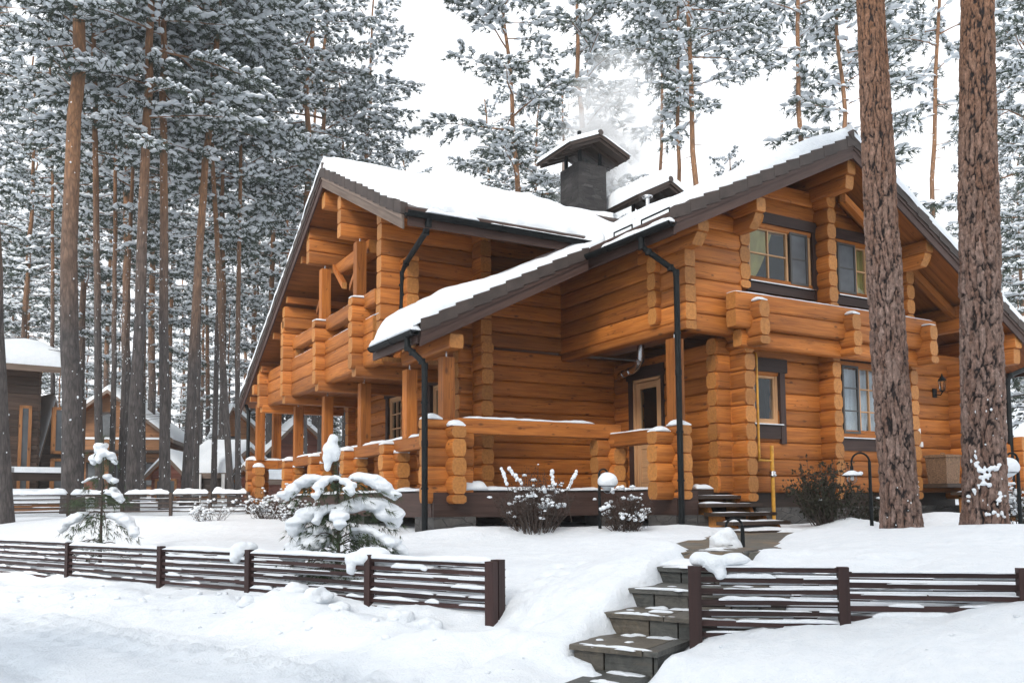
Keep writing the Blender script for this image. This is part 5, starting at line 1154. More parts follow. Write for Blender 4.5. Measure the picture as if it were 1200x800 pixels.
# ================================================================== THE TWO BIG TRUNKS
def vor(x, y, seed):
    """F1, F2-F1 and cell id of a jittered grid"""
    ix, iy = np.floor(x).astype(int), np.floor(y).astype(int); f1 = np.full(x.shape, 9.0); f2 = f1.copy(); cid = np.zeros(x.shape)
    for dx in (-1, 0, 1):
        for dy in (-1, 0, 1):
            cx_, cy_ = ix + dx, iy + dy; wx = np.mod(cx_, 100000)
            px, py = cx_ + .15 + .7 * _h(wx, cy_, seed), cy_ + .15 + .7 * _h(wx, cy_, seed + 3); d_ = np.hypot(px - x, py - y)
            n_ = d_ < f1; f2 = np.where(n_, f1, np.minimum(f2, d_)); cid = np.where(n_, _h(wx, cy_, seed + 9), cid); f1 = np.where(n_, d_, f1)
    return f1, f2 - f1, cid
def big_pine(label, xb, d, dia, xt, seed, snow=()):
    p = W(xb, 618, d); u, dd = ud(p[0], p[1]); z = gz(u, dd) - .12; root = thing('pine_tree', label, 'tree', (p[0], p[1], z), 'tall pines by the house'); q = W(xt, 0, d); lean = (np.array(q[:2]) - np.array(p[:2])) / (q[2] - z)
    Hn, Hh = 7.2, 19.0; nth = 150; zs = np.concatenate([np.linspace(0, Hn, 620), np.linspace(Hn + .3, Hh, 40)]); th = np.linspace(0, 2 * math.pi, nth, endpoint=False); TH, ZZ_ = np.meshgrid(th, zs)
    rad = dia / 2 * (1 - .028 * ZZ_) * (1 + .30 * np.exp(-ZZ_ / .20) * (.7 + .3 * np.cos(TH * 5 + seed))) ; rad = np.maximum(rad, .05)
    nc = 24; X_ = TH / (2 * math.pi) * nc; k_ = np.clip((X_ - (nc - 3)) / 3, 0, 1)
    def per(f): return f(X_) * (1 - k_) + f(X_ - nc) * k_            # wraps round the trunk
    w1 = per(lambda x: fbm(x * .55, ZZ_ * 5.0, seed, 4)); w2 = per(lambda x: fbm(x * .7 + 31, ZZ_ * 6.0, seed + 2, 4)); w3 = per(lambda x: vn(x * .9, ZZ_ * 3.1, seed + 11)); fine = per(lambda x: fbm(x * 2.6, ZZ_ * 34, seed + 5, 3)); flk = per(lambda x: fbm(x * 1.3, ZZ_ * 13, seed + 6, 4))
    def cell(sx_, sz_, s_, a_, b_):
        f = lambda x: vor(x * sx_ + a_ * w1, ZZ_ * sz_ + b_ * w2, s_); (_, e, c), (_, g, c2) = f(X_), f(X_ - nc); return e * (1 - k_) + g * k_, np.where(k_ > .5, c2, c)
    e1, id1 = cell(.80, 2.7, seed, .75, .7); e2, id2 = cell(1.7, 6.5, seed + 20, .9, .9)
    sm = 1 - .55 * sst(ZZ_, 3.0, 6.5)
    pl = np.clip(e1 / (.26 + .30 * w3) + .25 * flk, 0, 1) ** .8; pl2 = np.clip(e2 / .34 + .5 * flk, 0, 1); hgt = (.030 * pl + .010 * pl2 * pl + .014 * (id1 - .5) * pl + .008 * flk + .006 * fine) * sm * (dia / .42)
    pl = np.clip(pl * (.80 + .35 * id2) + .75 * fine + .2 * flk - .02, 0, 1)
    rr = rad - .028 + hgt; A_ = p[0] + lean[0] * ZZ_ + rr * np.cos(TH); B_ = p[1] + lean[1] * ZZ_ + rr * np.sin(TH); wob = .03 * np.sin(ZZ_ * .7 + seed); A_ += wob
    co = np.stack([A_ - p[0], B_ - p[1], ZZ_], -1).reshape(-1, 3); nr_ = len(zs)
    me = bpy.data.meshes.new('trunk'); me.vertices.add(len(co)); me.vertices.foreach_set('co', co.ravel()); i, j = np.meshgrid(np.arange(nth), np.arange(nr_ - 1)); i2 = (i + 1) % nth
    fc = np.stack([j * nth + i, j * nth + i2, (j + 1) * nth + i2, (j + 1) * nth + i], -1).reshape(-1, 4)
    me.loops.add(fc.size); me.loops.foreach_set('vertex_index', fc.ravel()); me.polygons.add(len(fc)); me.polygons.foreach_set('loop_start', np.arange(len(fc)) * 4); me.polygons.foreach_set('loop_total', np.full(len(fc), 4)); me.polygons.foreach_set('use_smooth', np.ones(len(fc), bool)); me.update()
    a = me.attributes.new('plate', 'FLOAT', 'POINT'); a.data.foreach_set('value', (pl * (.45 + .55 * pl2)).ravel()); a = me.attributes.new('rnd', 'FLOAT', 'POINT'); a.data.foreach_set('value', np.clip(id1 * .7 + id2 * .3 + flk * .6, 0, 1).ravel())
    me.materials.append(BARK); o = bpy.data.objects.new('trunk', me); sc.collection.objects.link(o); o.parent = root
    if snow:
        mb = MB()
        for (x, y, r1, r2) in snow:
            c = W(x, y, d); ax = np.array([p[0] + lean[0] * (c[2] - z), p[1] + lean[1] * (c[2] - z)]); lat = (x - (xb + (xt - xb) * (618 - y) / 618)) / FPX * d; R0 = dia / 2 * (1 - .028 * (c[2] - z)) + .004
            lat = max(-R0 * .93, min(R0 * .93, lat)); dep = -math.sqrt(max(R0 * R0 - lat * lat, 0)); pos = ax + np.array([CA, -SA]) * lat + np.array([SA, CA]) * dep
            mb.lump((pos[0], pos[1], c[2]), (r1, r1, r2), x * .7 + y, sub=2, amp=.7)
        so = mb.build('snow_patch', MS, root); remesh(so, .007, 2)
    return root
rs = np.random.RandomState(5); SN2 = []
for ln_ in ([(1131, 541), (1137, 547), (1146, 551), (1153, 549), (1160, 546)], [(1137, 548), (1141, 557), (1139, 566), (1134, 575), (1131, 583)], [(1142, 552), (1147, 560), (1144, 568)], [(1158, 576), (1161, 581), (1168, 580)], [(1143, 603), (1152, 600), (1162, 603), (1170, 609)], [(1135, 531), (1134, 537)], [(1158, 584), (1156, 590)]):
    for q0, q1 in zip(ln_, ln_[1:]):
        for t_ in np.linspace(0, 1, 4): SN2.append((q0[0] + (q1[0] - q0[0]) * t_ + rs.normal(0, 1.2), q0[1] + (q1[1] - q0[1]) * t_ + rs.normal(0, 1.5), rs.uniform(.010, .026), rs.uniform(.010, .026)))
SN2 += [(rs.uniform(1130, 1170), rs.uniform(430, 612), rs.uniform(.006, .014), rs.uniform(.006, .018)) for _ in range(14)]
PINE1 = big_pine('tall pine with thick plated bark leaning slightly left before the right gable', 1057, 9.5, .385, 1018, 3, [(rs.uniform(1035, 1075), rs.uniform(560, 616), rs.uniform(.006, .012), rs.uniform(.006, .014)) for _ in range(16)])
PINE2 = big_pine('tall pine at the right edge with patches of snow stuck low on its bark', 1152, 9.2, .42, 1146, 8, SN2)

# ================================================================== THE PINE WOOD
def crown_mesh(seed, Hh, cb, R_, nb, dens=1.0, snow=.72, shape='pine', tuftn=9, ln=.26, wdn=.036):
    rs = np.random.RandomState(seed); T = Tuft(); lumps = []; limbs = MB()
    ga = rs.rand() * 6.28
    for i in range(nb):
        t = (i + rs.rand() * .8) / nb; z = cb + (Hh - cb) * t; ga += 2.399 + rs.normal(0, .5)
        if shape == 'pine': L_ = R_ * (0.50 + 1.5 * t if t < .35 else 1.03 - .80 * ((t - .35) / .65) ** 1.4) * rs.uniform(.55, 1.2); el = math.radians(rs.uniform(-14, 12) + 45 * t * t); dr = .10 * L_ * L_ / 3
        else: L_ = R_ * (1.0 - .9 * t) * rs.uniform(.75, 1.15) + .15; el = math.radians(rs.uniform(-5, 8) + 25 * t); dr = .30 * L_ * L_ / 3
        dx, dy = math.cos(ga), math.sin(ga); n = max(4, int(L_ / .35)); ts = np.linspace(0, 1, n + 1); side = np.array([-dy, dx, 0])
        kink = rs.normal(0, .05, (n + 1, 1)).cumsum(0) * side
        pts = np.stack([dx * L_ * ts * math.cos(el), dy * L_ * ts * math.cos(el), z + L_ * ts * math.sin(el) - dr * ts ** 2], 1) + kink * L_ * .3
        for k in range(1, n + 1):
            if rs.rand() < .75: fw = pts[k] - pts[k - 1]; lumps.append(((pts[k] + pts[k - 1]) / 2 + np.array([0, 0, .035]), fw / np.linalg.norm(fw), rs.uniform(.10, .17)))
        limbs.tube(pts, [max(.012, .045 * (L_ / 3) * (1 - .8 * q)) for q in ts], 5)
        for k in range(1, n + 1):
            if ts[k] < .28: continue
            base = pts[k]; fwd = pts[k] - pts[k - 1]; fwd = fwd / np.linalg.norm(fwd)
            for sgn in (-1, 1, 0):
                if sgn == 0 and k < n: continue
                l2 = (.30 + .42 * (1 - abs(ts[k] - .55))) * L_ * .46 * rs.uniform(.6, 1.25) + .15; dv = fwd * (.75 if sgn else 1.0) + side * sgn * .85 + np.array([0, 0, rs.normal(.0, .10)]); dv /= np.linalg.norm(dv); m = max(2, int(l2 / (.15 / dens)))
                q = np.linspace(.25, 1, m)[:, None]; c = base + dv * l2 * q + np.array([0, 0, -.16]) * (q * l2) ** 2 + rs.normal(0, .045, (m, 3))
                T.add(rs, c - np.array([0, 0, .03]), np.tile(dv + np.array([0, 0, -.22]), (m, 1)), tuftn, ln, wdn, .58)
                for cc in c:
                    if rs.rand() < snow: lumps.append((cc + np.array([0, 0, .07]) + rs.normal(0, .02, 3), dv, rs.uniform(.075, .175)))
    # snow cakes: flattened hexagonal bipyramids, drawn out along the twig
    C = np.array([l_[0] for l_ in lumps]); Dv = np.array([l_[1] for l_ in lumps]); r_ = np.array([l_[2] for l_ in lumps])[:, None]; Dv[:, 2] *= .5; Dv /= np.linalg.norm(Dv, axis=1)[:, None]; Sd = np.cross(Dv, [0, 0, 1.0]); Sd /= np.linalg.norm(Sd, axis=1)[:, None] + 1e-9; Up = np.cross(Sd, Dv)
    rim = [C + Dv * r_ * 1.35 * math.cos(a) * rs.uniform(.7, 1.2, r_.shape) + Sd * r_ * .85 * math.sin(a) * rs.uniform(.7, 1.2, r_.shape) - Up * r_ * .15 * rs.uniform(0, 2, r_.shape) for a in np.arange(6) * math.pi / 3]
    tp = C + Up * r_ * .62 + Dv * r_ * rs.normal(0, .2, r_.shape); bt = C - Up * r_ * .25; S = []
    for k in range(6): S.append(np.stack([rim[k], rim[(k + 1) % 6], tp], 1)); S.append(np.stack([rim[(k + 1) % 6], rim[k], bt], 1))
    return T.arr(), np.concatenate(S), limbs
def pine_proto(seed, Hh, cb, R_, nb, dia, **kw):
    rs = np.random.RandomState(seed + 500); nd, sn, limbs = crown_mesh(seed, Hh, cb, R_, nb, **kw)
    mb = MB(); zs = np.linspace(-.6, Hh, 22); bx = rs.normal(0, .012, 22).cumsum(); by = rs.normal(0, .012, 22).cumsum(); bx -= bx[0]; by -= by[0]
    mb.tube([(bx[k] * max(z, 0) * .35, by[k] * max(z, 0) * .35, z) for k, z in enumerate(zs)], [max(.02, dia / 2 * (1 - .80 * max(z, 0) / Hh) * (1 + .35 * math.exp(-max(z, 0) / .35))) for z in zs], 12)
    nv = len(mb.v)
    for f, v in zip(limbs.f, limbs.uv): mb.face([k + nv for k in f], 0, v, .5, 0, True)
    mb.v += limbs.v
    for k in range(14):                                     # dead snags and specks of snow below the crown
        z = rs.uniform(cb * .25, cb); an = rs.rand() * 6.28; l_ = rs.uniform(.2, 1.0); mb.tube([(0, 0, z), (math.cos(an) * l_, math.sin(an) * l_, z + rs.normal(0, .1))], [.016, .006], 4)
    for k in range(120):
        z = rs.uniform(0, cb * 1.2); an = rs.rand() * 6.28; q = dia / 2 * (1 - .8 * z / Hh); kk = min(20, int((z + .6) / (Hh + .6) * 21)); r_ = rs.uniform(.008, .024)
        mb.lump((math.cos(an) * q + bx[kk] * z * .35, math.sin(an) * q + by[kk] * z * .35, z), (r_, r_, r_ * rs.uniform(.8, 2.2)), k, 1, sub=1, amp=.6)
    t = mb.build('trunk', [TRUNK, MS], None, 0.0, recalc=False, link=False).data
    o = trimesh('crown', [(nd, NEED, False), (sn, MS, False)], None, 0.0); c = o.data; bpy.data.objects.remove(o)
    return t, c
PROTO = [pine_proto(11, 25, 10.5, 3.4, 38, .44), pine_proto(12, 23, 9.0, 3.0, 36, .38), pine_proto(13, 27, 13.5, 3.2, 34, .42), pine_proto(14, 22, 6.0, 3.1, 44, .36), pine_proto(15, 24, 8.0, 3.6, 44, .42), pine_proto(16, 18, 2.0, 2.7, 64, .30, shape='fir', snow=.62)]
NTREE = [0]
def pine(label, kind, u, d, sc_=1.0, rot=None, tilt=(0, 0), dia=None, group='snow laden pines of the wood'):
    a, b = ab(u, d); NTREE[0] += 1; r = random.Random(NTREE[0] * 7 + 1); root = thing('pine_tree', label, 'tree', (a, b, gz(u, d)), group)
    t, c = PROTO[kind]; rz_ = r.uniform(0, 6.28) if rot is None else rot
    th = Matrix.Rotation(math.atan(tilt[0]), 4, Vector((-SA, -CA, 0)) * -1) if tilt[0] else Matrix.Identity(4)
    root.rotation_mode = 'QUATERNION'; root.rotation_quaternion = (th @ Matrix.Rotation(rz_, 4, 'Z')).to_quaternion(); root.scale = (sc_,) * 3
    for nm, me_ in (('trunk', t), ('crown', c)):
        o = bpy.data.objects.new(nm, me_); sc.collection.objects.link(o); o.parent = root
        if nm == 'trunk' and dia:
            k = dia / ([.44, .38, .42, .36, .42, .30][kind] * sc_); o.scale = (k, k, 1)
    return root
def pine_px(label, kind, xb, d, wpx, xt, sc_=1.0, group='snow laden pines of the wood', yt=0):
    """trunk foot under xb, passing xt at height yt of the survey photo"""
    u = U(xb, d); a, b = ab(u, d); z = gz(u, d); q = W(xt, yt, d); lat = (q[0] - a) * CA - (q[1] - b) * SA; return pine(label, kind, u, d, sc_, None, (lat / (q[2] - z), 0), wpx / FPX * d if wpx else None, group)
G1 = 'bare lower trunks behind the back fence'
for a_ in (('thick dark trunk cut by the left edge of the view', 2, 5, 20, 20, -14), ('stoutest pine trunk, orange higher up, standing right behind the back fence', 2, 85, 23.5, 24, 82), ('slim trunk close right of the stoutest pine trunk', 0, 117, 26, 10, 108), ('thin grey trunk before the orange timber house', 1, 130, 30, 7, 136), ('thin trunk just left of the snow specked double trunk', 1, 141, 31, 7, 160), ('broad snow specked trunk leaning right behind the back fence', 0, 154, 25, 16, 178), ('straight dark trunk with a drooping snowy bough, before the woodshed roof', 0, 193, 26, 13, 192), ('orange topped trunk leaning strongly right above the snow roofed shed', 2, 217, 27, 12, 253), ('thin straight trunk beside the strongly leaning pine', 1, 229, 30, 7, 236), ('slender trunk in front of the low white shed roof', 1, 250, 31, 7, 264), ('trunk leaning left in front of the red shed', 0, 271, 28.5, 8, 236), ('straight trunk touching the red shed, nearest the log house', 1, 279, 30, 7, 282), ('thin trunk at the left between the dark house and the stoutest pine', 1, 62, 34, 6, 58)):
    pine_px(a_[0], *a_[1:], group=G1)
G2 = 'pines showing over the roof'
for a_ in (('pine with an orange trunk rising straight behind the left roof peak', 0, 376, 38, 10, 378, 1.0), ('pine with orange trunk right of the one behind the roof peak', 4, 424, 41, 9, 428, 1.05), ('pine with an orange trunk leaning left beside the smoking chimney', 3, 640, 35, 11, 590, 1.15), ('broad snow laden pine right behind the smoking chimney', 5, 690, 39, 14, 688, 1.45), ('pale slender pine half veiled by chimney smoke', 2, 773, 46, 6, 776, 1.5), ('slender pine between the veiled pine and the straight orange one', 2, 791, 36, 7, 797, 1.25), ('straight orange trunked pine above the second chimney', 2, 819, 33, 10, 810, 1.08), ('straight pine rising over the right roof slope before the peak', 2, 942, 36, 9, 938, 1.32), ('dark snowy pine behind the big leaning trunk over the roof peak', 5, 1004, 36, 10, 992, 1.5), ('pine with a pale orange trunk seen between the two big trunks', 2, 1092, 36, 8, 1098, 1.2), ('dense fir with snow loaded boughs at the right edge', 5, 1226, 22, 10, 1219, .80)):
    pine_px(a_[0], *a_[1:-1], sc_=a_[-1], group=G2)
FAR = 'snow laden pine among many alike in the wood behind the houses'; r = random.Random(21)
spots = []
for (n, x0, x1, d0, d1, kinds) in ((9, -60, 430, 34, 46, (0, 3, 4, 1)), (12, -80, 455, 46, 60, (0, 3, 4, 1)), (18, -90, 540, 62, 92, (3, 4, 0, 3)), (3, 560, 700, 46, 58, (3, 4, 0)), (3, 520, 715, 72, 95, (0, 1)), (3, 1190, 1290, 38, 60, (0, 2, 1)), (4, 1160, 1290, 62, 85, (3, 4))):
    for k in range(n): spots.append((x0 + (x1 - x0) * (k + r.uniform(.1, .9)) / n, r.uniform(d0, d1), kinds[r.randrange(len(kinds))]))
for (x, d, k) in spots: pine(FAR, k, U(x, d), d, r.uniform(.85, 1.12), None, (r.uniform(-.02, .02), 0), None, 'wood behind the houses')
pine('small pale treetop far beyond the right roof slope', 1, U(860, 48), 48, .83, group=G2)
BEH = 'unseen snow laden pine round the viewer, put there for the window reflections'  # out of view; the left ones added to keep bright sky out of the glass
for (u, d, k) in ((-20, 5, 4), (-25, 12, 0), (-18, 0, 5), (-29, 17, 3), (-12, -16, 5), (-4, -9, 5), (1, -15, 4), (4, -9, 5), (10, -12, 5), (18, -10, 5), (24, -3, 4), (-9, -10, 0), (-3, -13, 4), (2.5, -11, 3), (7, -14, 0), (12, -9, 4), (16, -14, 3), (-15, -12, 3), (21, -6, 0), (27, 2, 4), (0, -20, 3), (9, -22, 5), (-7, -22, 4)): pine(BEH, k, u, d, r.uniform(.9, 1.1), group='unseen pines round the viewer')
# crowns of the two big pines reuse the shapes above
for root_, k in ((PINE1, 1), (PINE2, 0)):
    o = bpy.data.objects.new('crown', PROTO[k][1]); sc.collection.objects.link(o); o.parent = root_; o.scale = (.9, .9, .8)
# a drooping snowy bough and sprays low on the left trunks

w.cycles.sampling_method = 'AUTOMATIC'

# ================================================================== NEIGHBOUR HOUSES
def cabin(name, label, x0, x1, d0, d1, dep, hw, hr, ridge, wm, sn=.35, ov=.6, wins=(), posts=(), cat='house', soff=SOFF, boards=(), peak=.5, zb=None, wf=PALEW):
    """front wall from photo column x0 at depth d0 to x1 at d1; ridge 's' runs along the front, 'n' away from it"""
    p = ab(U(x0, d0), d0); q = ab(U(x1, d1), d1); P = PL(p, q); w_ = math.hypot(q[0] - p[0], q[1] - p[1]); m = ((p[0] + q[0]) / 2, (p[1] + q[1]) / 2)
    zb = gab(*m) - .1 if zb is None else zb; root = thing(name, label, cat, (m[0], m[1], zb)); mb = MB(); k = 0
    prof_h = lambda s_, n: hw + (hr * (1 - abs(s_ / w_ - peak) / (peak if s_ / w_ < peak else 1 - peak)) if ridge == 'n' else hr * (1 - abs(n / dep - .5) * 2))
    # walls as log courses
    z = 0
    while z < hw:
        for (a, b, fr) in ((0, w_, 'f'), (0, w_, 'b')):
            n_ = 0 if fr == 'f' else dep; mb.ext([(n_ - .09, z), (n_ + .09, z), (n_ + .09, z + .26), (n_ + .11 * (-1 if fr == 'f' else 1), z + .13), (n_ - .09, z + .26)], lambda n, zz: P(a, n, zb + zz), lambda n, zz: P(b, n, zb + zz), 0, None, False, 0)
        for s_ in (0, w_): mb.ext([(s_ - .09, z), (s_ + .09, z), (s_ + .11, z + .13), (s_ + .09, z + .26), (s_ - .09, z + .26)], lambda s__, zz: P(s__, .1, zb + zz), lambda s__, zz: P(s__, dep - .1, zb + zz), 0, None, False, 0)
        z += .27
    if ridge == 'n':
        for n_ in (0.0, dep):
            a = [mb.vert(P(0, n_, zb + hw)), mb.vert(P(w_, n_, zb + hw)), mb.vert(P(w_ * peak, n_, zb + hw + hr))]; mb.face(a, 0, [(0, 0), (w_, 0), (w_ / 2, hr)], rng.random())
    else:
        for s_ in (0.0, w_):
            a = [mb.vert(P(s_, 0, zb + hw)), mb.vert(P(s_, dep, zb + hw)), mb.vert(P(s_, dep / 2, zb + hw + hr))]; mb.face(a, 0, [(0, 0), (dep, 0), (dep / 2, hr)], rng.random())
    mb.build('wall', wm, root)
    ms = MB()
    def plane(s0, s1, n0, n1, za, zb_):           # slope from eave line to ridge line
        return lambda u_, v_: P(s0 + (s1 - s0) * u_, n0 + (n1 - n0) * v_, zb + za + (zb_ - za) * v_) if ridge == 's' else P(s0 + (s1 - s0) * v_, n0 + (n1 - n0) * u_, zb + za + (zb_ - za) * v_)
    sl = hr / ((dep / 2) if ridge == 's' else max(peak, 1 - peak) * w_)
    if ridge == 's': F = [plane(-ov, w_ + ov, -ov, dep / 2, hw - ov * sl, hw + hr), plane(-ov, w_ + ov, dep + ov, dep / 2, hw - ov * sl, hw + hr)]
    else: F = [plane(-ov, w_ * peak, -ov, dep + ov, hw - ov * hr / (peak * w_), hw + hr), plane(w_ + ov, w_ * peak, -ov, dep + ov, hw - ov * hr / ((1 - peak) * w_), hw + hr)]
    for f in F:
        mb = MB(); t = [mb.vert(np.array(f(*c)) + [0, 0, .16]) for c in ((0, 0), (1, 0), (1, 1), (0, 1))]; lo = [mb.vert(np.array(f(*c)) + [0, 0, -.04]) for c in ((0, 0), (1, 0), (1, 1), (0, 1))]
        mb.face(t, 0); mb.face(lo[::-1], 1, [(0, 0), (0, 3), (8, 3), (8, 0)], .5)
        for i in range(4): mb.face((t[i], lo[i], lo[(i + 1) % 4], t[(i + 1) % 4]), 2, [(0, 0), (0, .2), (4, .2), (4, 0)], .4)
        ro = mb.build('roof', [TILE, soff, GREYB], root)
        nu, nv = 26, 16; g = np.zeros((nu, nv, 3)); e = np.zeros((nu, nv))
        for i in range(nu):
            for j in range(nv):
                u_, v_ = i / (nu - 1), j / (nv - 1); x = min(1, min(i, nu - 1 - i) / 2.5); y = min(1, j / 2.5); e[i, j] = math.sqrt(1 - (1 - x) ** 2 * .9) * math.sqrt(1 - (1 - y) ** 2 * .9); g[i, j] = np.array(f(u_, v_)) + [0, 0, .165]
        th = sn * e * (1 + .25 * fbm(g[..., 0] * .7, g[..., 1] * .7, 3)); mb = MB(); mb.v = [tuple(c) for c in (g + np.stack([0 * th, 0 * th, th], -1)).reshape(-1, 3)] + [tuple(c) for c in (g - [0, 0, .01]).reshape(-1, 3)]
        nn = nu * nv
        for i in range(nu - 1):
            for j in range(nv - 1): mb.face((i * nv + j, (i + 1) * nv + j, (i + 1) * nv + j + 1, i * nv + j + 1), 0, sm=True)
        for i in range(nu - 1): mb.face((i * nv, (i + 1) * nv, (i + 1) * nv + nn, i * nv + nn), 0, sm=True)
        for j in range(nv - 1):
            for i in (0, nu - 1): mb.face((i * nv + j, i * nv + j + 1, i * nv + j + 1 + nn, i * nv + j + nn), 0, sm=True)
        mb.build('roof_snow', MS, ro)
    for (a, b, c, dd) in wins:
        mb = MB()
        for (s0, s1, z0, z1) in ((a, b, c, c + .09), (a, b, dd - .09, dd), (a, a + .09, c, dd), (b - .09, b, c, dd)): mb.box(P, s0, s1, -.16, .1, zb + z0, zb + z1, along='z')
        o = mb.build('window', wf, root); mb = MB(); mb.box(P, a + .08, b - .08, -.13, -.11, zb + c + .08, zb + dd - .08, along='z'); mb.build('pane', SCREEN, o)
    for (s_, n, z0, z1, r_, mt) in posts:
        mb = MB(); mb.box(P, s_ - r_, s_ + r_, n - r_, n + r_, zb + z0, zb + z1, along='z'); mb.build('post', mt, root)
    for (s0, s1, n0, n1, z0, z1, mt) in boards:
        mb = MB(); mb.box(P, s0, s1, n0, n1, zb + z0, zb + z1); o = mb.build('board_panel' if mt is not MS else 'snow_layer', mt, root)
    return root, P, w_
def H_(y, d): return (589 - y) * d / FPX
cabin('dark_house', 'dark timber house with pale window strips and deep roof snow at the left edge', -150, 40, 25.0, 27.5, 7, 4.62, .75, 's', BROWNW, .62, .8, [(4.55, 5.0, .3, 1.75), (4.55, 5.0, 1.9, 3.4), (3.6, 3.95, .3, 3.4), (1.2, 2.2, 1, 3)],
      [(5.25, -.9, 0, 3.6, .1, DARKW), (3.2, -1.2, 0, 1.4, .16, DARKW), (4.9, -1.2, 0, 1.4, .16, DARKW)], boards=[(2.2, 5.2, -1.3, -1.15, 1.0, 1.25, DARKW), (2.1, 5.25, -1.36, -1.08, 1.25, 1.42, MS), (2.2, 5.2, -1.7, -1.2, .0, .30, TAN), (2.2, 4.6, -1.75, -1.3, .30, .75, MS)], soff=PALEW, wf=TAN)
cabin('dark_annex', 'steep roofed dark annex right of the dark timber house', 44, 68, 29, 29.5, 5, 2.2, 1.4, 'n', DARKW, .2, .35, soff=PALEW)
cabin('timber_house', 'orange timber house with a balcony deep between the left hand trunks', 62, 188, 46, 47, 8, 3.5, 2.1, 'n', TAN, .35, .7, [(1.6, 2.3, .5, 1.9), (3.0, 3.9, .3, 2.0), (4.4, 5.0, .6, 1.9), (2.1, 2.9, 3.2, 4.6), (3.3, 4.0, 3.2, 4.6)], [(-.2, -1.2, 0, 2.6, .12, TAN), (2.5, -1.2, 0, 3.4, .12, TAN), (5.8, -1.2, 0, 2.4, .12, DARKW)],
      boards=[(-.3, 5.9, -1.3, -1.18, 2.5, 3.05, TAN), (-.3, 5.9, -1.3, -.1, 2.38, 2.5, DARKW), (-.3, 3.2, -1.25, -1.13, .2, .9, REDW), (-.3, 5.9, -1.36, -1.14, 3.05, 3.15, MS)], wf=DARKW)
cabin('wood_shed', 'open fronted shed stacked with firewood under a snowy gable', 178, 212, 36, 36, 4, 1.25, .62, 'n', REDW, .22, .25, [(.15, 1.05, .05, 1.0)], wf=TAN, cat='shed')
cabin('long_shed', 'low amber shed under one long white slope of snow', 212, 252, 38, 37.5, 4, 1.35, 1.0, 's', TAN, .38, .4, [(.4, .8, .5, 1.1)], cat='shed', wf=DARKW)
cabin('porch_shelter', 'small open shelter on white posts with a fat snow cap on its roof', 236, 266, 31.5, 31.5, 1.6, .60, .42, 's', DARKW, .40, .18, (), [(.0, -.25, -.8, .62, .05, WHITEP), (.85, -.25, -.8, .62, .05, WHITEP)], cat='shelter', zb=gz(U(251, 31.5), 31.5) + .45)
cabin('red_shed', 'small red brown shed with a snowy gable just left of the porch', 279, 301, 32, 31.5, 3, .98, .36, 'n', REDW, .24, .22, [(.12, .30, .42, .74)], cat='shed', wf=WHITEP)
cabin('gabled_house', 'tall narrow gabled house above the sheds, next to the log house', 254, 306, 49, 50, 7, 3.4, 1.5, 'n', TAN, .35, .5, [(.5, 1.1, 2.2, 3.4)], peak=.30, wf=DARKW)
cabin('brown_house', 'brown house with a snowy roof seen through the porch posts', 318, 384, 43, 44, 7, 2.5, 1.3, 'n', REDW, .35, .7, [(.5, 1.0, 1.0, 2.0), (1.8, 2.4, 1.0, 2.0)], peak=.45, wf=DARKW)
cabin('beige_house', 'low beige house with a snow covered roof beyond the right hand trunk', 1118, 1262, 30, 28, 6, 1.85, 1.25, 's', BEIGE, .32, .5, [(.9, 1.3, .5, 1.6), (1.75, 2.0, .3, 1.6), (2.1, 2.35, .3, 1.6), (2.9, 3.5, .5, 1.5)], soff=PALEW, wf=WHITEP)
# young firs and understorey filling the wood low down
LOW = 'snow bowed fir in the undergrowth of the far wood'; r = random.Random(77)
for k in range(34):
    x = -70 + 560 * (k + r.uniform(0, 1)) / 34; d = r.uniform(50, 88); pine(LOW, 5, U(x, d), d, r.uniform(.45, .95), group='undergrowth firs')
for k in range(8):
    x = 1130 + 160 * (k + r.uniform(0, 1)) / 8; d = r.uniform(46, 75); pine(LOW, 5, U(x, d), d, r.uniform(.4, .8), group='undergrowth firs')
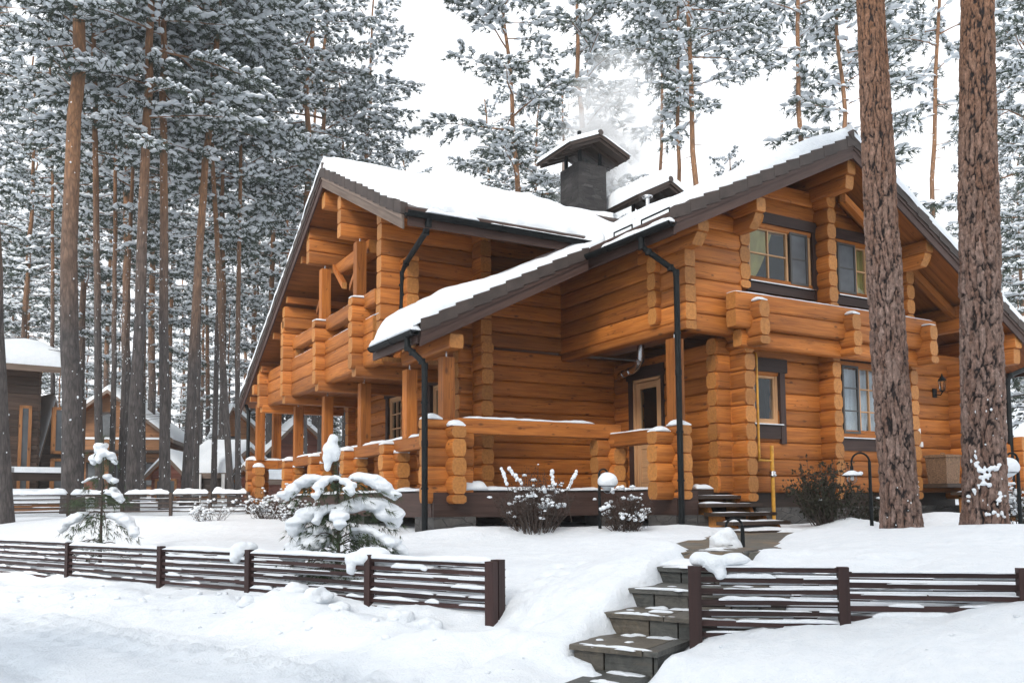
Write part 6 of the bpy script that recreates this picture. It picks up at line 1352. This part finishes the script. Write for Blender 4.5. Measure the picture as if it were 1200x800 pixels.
# ================================================================== CHIMNEY SMOKE
m = bpy.data.materials.new('chimney_smoke'); m.use_nodes = True; t = m.node_tree; t.nodes.clear()
o_ = N(t, 'ShaderNodeOutputMaterial'); pv = N(t, 'ShaderNodeVolumePrincipled'); pv.inputs['Color'].default_value = (.95, .96, .97, 1); pv.inputs['Anisotropy'].default_value = 0.0; L(t, pv.outputs[0], o_.inputs['Volume'])
tc = N(t, 'ShaderNodeTexCoord'); ln_ = N(t, 'ShaderNodeVectorMath', operation='LENGTH'); L(t, tc.outputs['Object'], ln_.inputs[0])
fo = N(t, 'ShaderNodeMapRange'); L(t, ln_.outputs['Value'], fo.inputs['Value']); fo.inputs['From Min'].default_value = .15; fo.inputs['From Max'].default_value = .95; fo.inputs['To Min'].default_value = 1; fo.inputs['To Max'].default_value = 0
ge = N(t, 'ShaderNodeNewGeometry'); n1 = N(t, 'ShaderNodeTexNoise', i_Scale=1.0, i_Detail=4.0, i_Roughness=.55, i_Distortion=1.5); L(t, ge.outputs['Position'], n1.inputs['Vector'])
nn = N(t, 'ShaderNodeMapRange'); L(t, n1.outputs[0], nn.inputs['Value']); nn.inputs['From Min'].default_value = .40; nn.inputs['From Max'].default_value = .72
dn = math_(t, 'MULTIPLY', math_(t, 'MULTIPLY', fo.outputs[0], nn.outputs[0]), 4.6); L(t, dn, pv.inputs['Density'])
mb = MB()
vs, fs = ico(3)
mb.v = [tuple(v) for v in vs]
for f in fs: mb.face(f, 0, sm=True)
sm_ = mb.build('smoke', m, None, 0.0); sm_.location = (13.3, 18.15, 9.55 + ZC); sm_.scale = (1.6, 1.3, 3.2); sm_.rotation_euler = (0, R(16), 0); sm_['kind'] = 'stuff'

# ================================================================== THIN WINTER HAZE
m = bpy.data.materials.new('winter_haze'); m.use_nodes = True; t = m.node_tree; t.nodes.clear(); o_ = N(t, 'ShaderNodeOutputMaterial'); pv = N(t, 'ShaderNodeVolumePrincipled'); pv.inputs['Color'].default_value = (.96, .97, .98, 1); pv.inputs['Density'].default_value = 0.0006; L(t, pv.outputs[0], o_.inputs['Volume'])
mb = MB(); mb.box(PX(0), -620, 620, -620, 620, -2.45, 44, along='z'); hz = mb.build('haze', m); hz['kind'] = 'stuff'
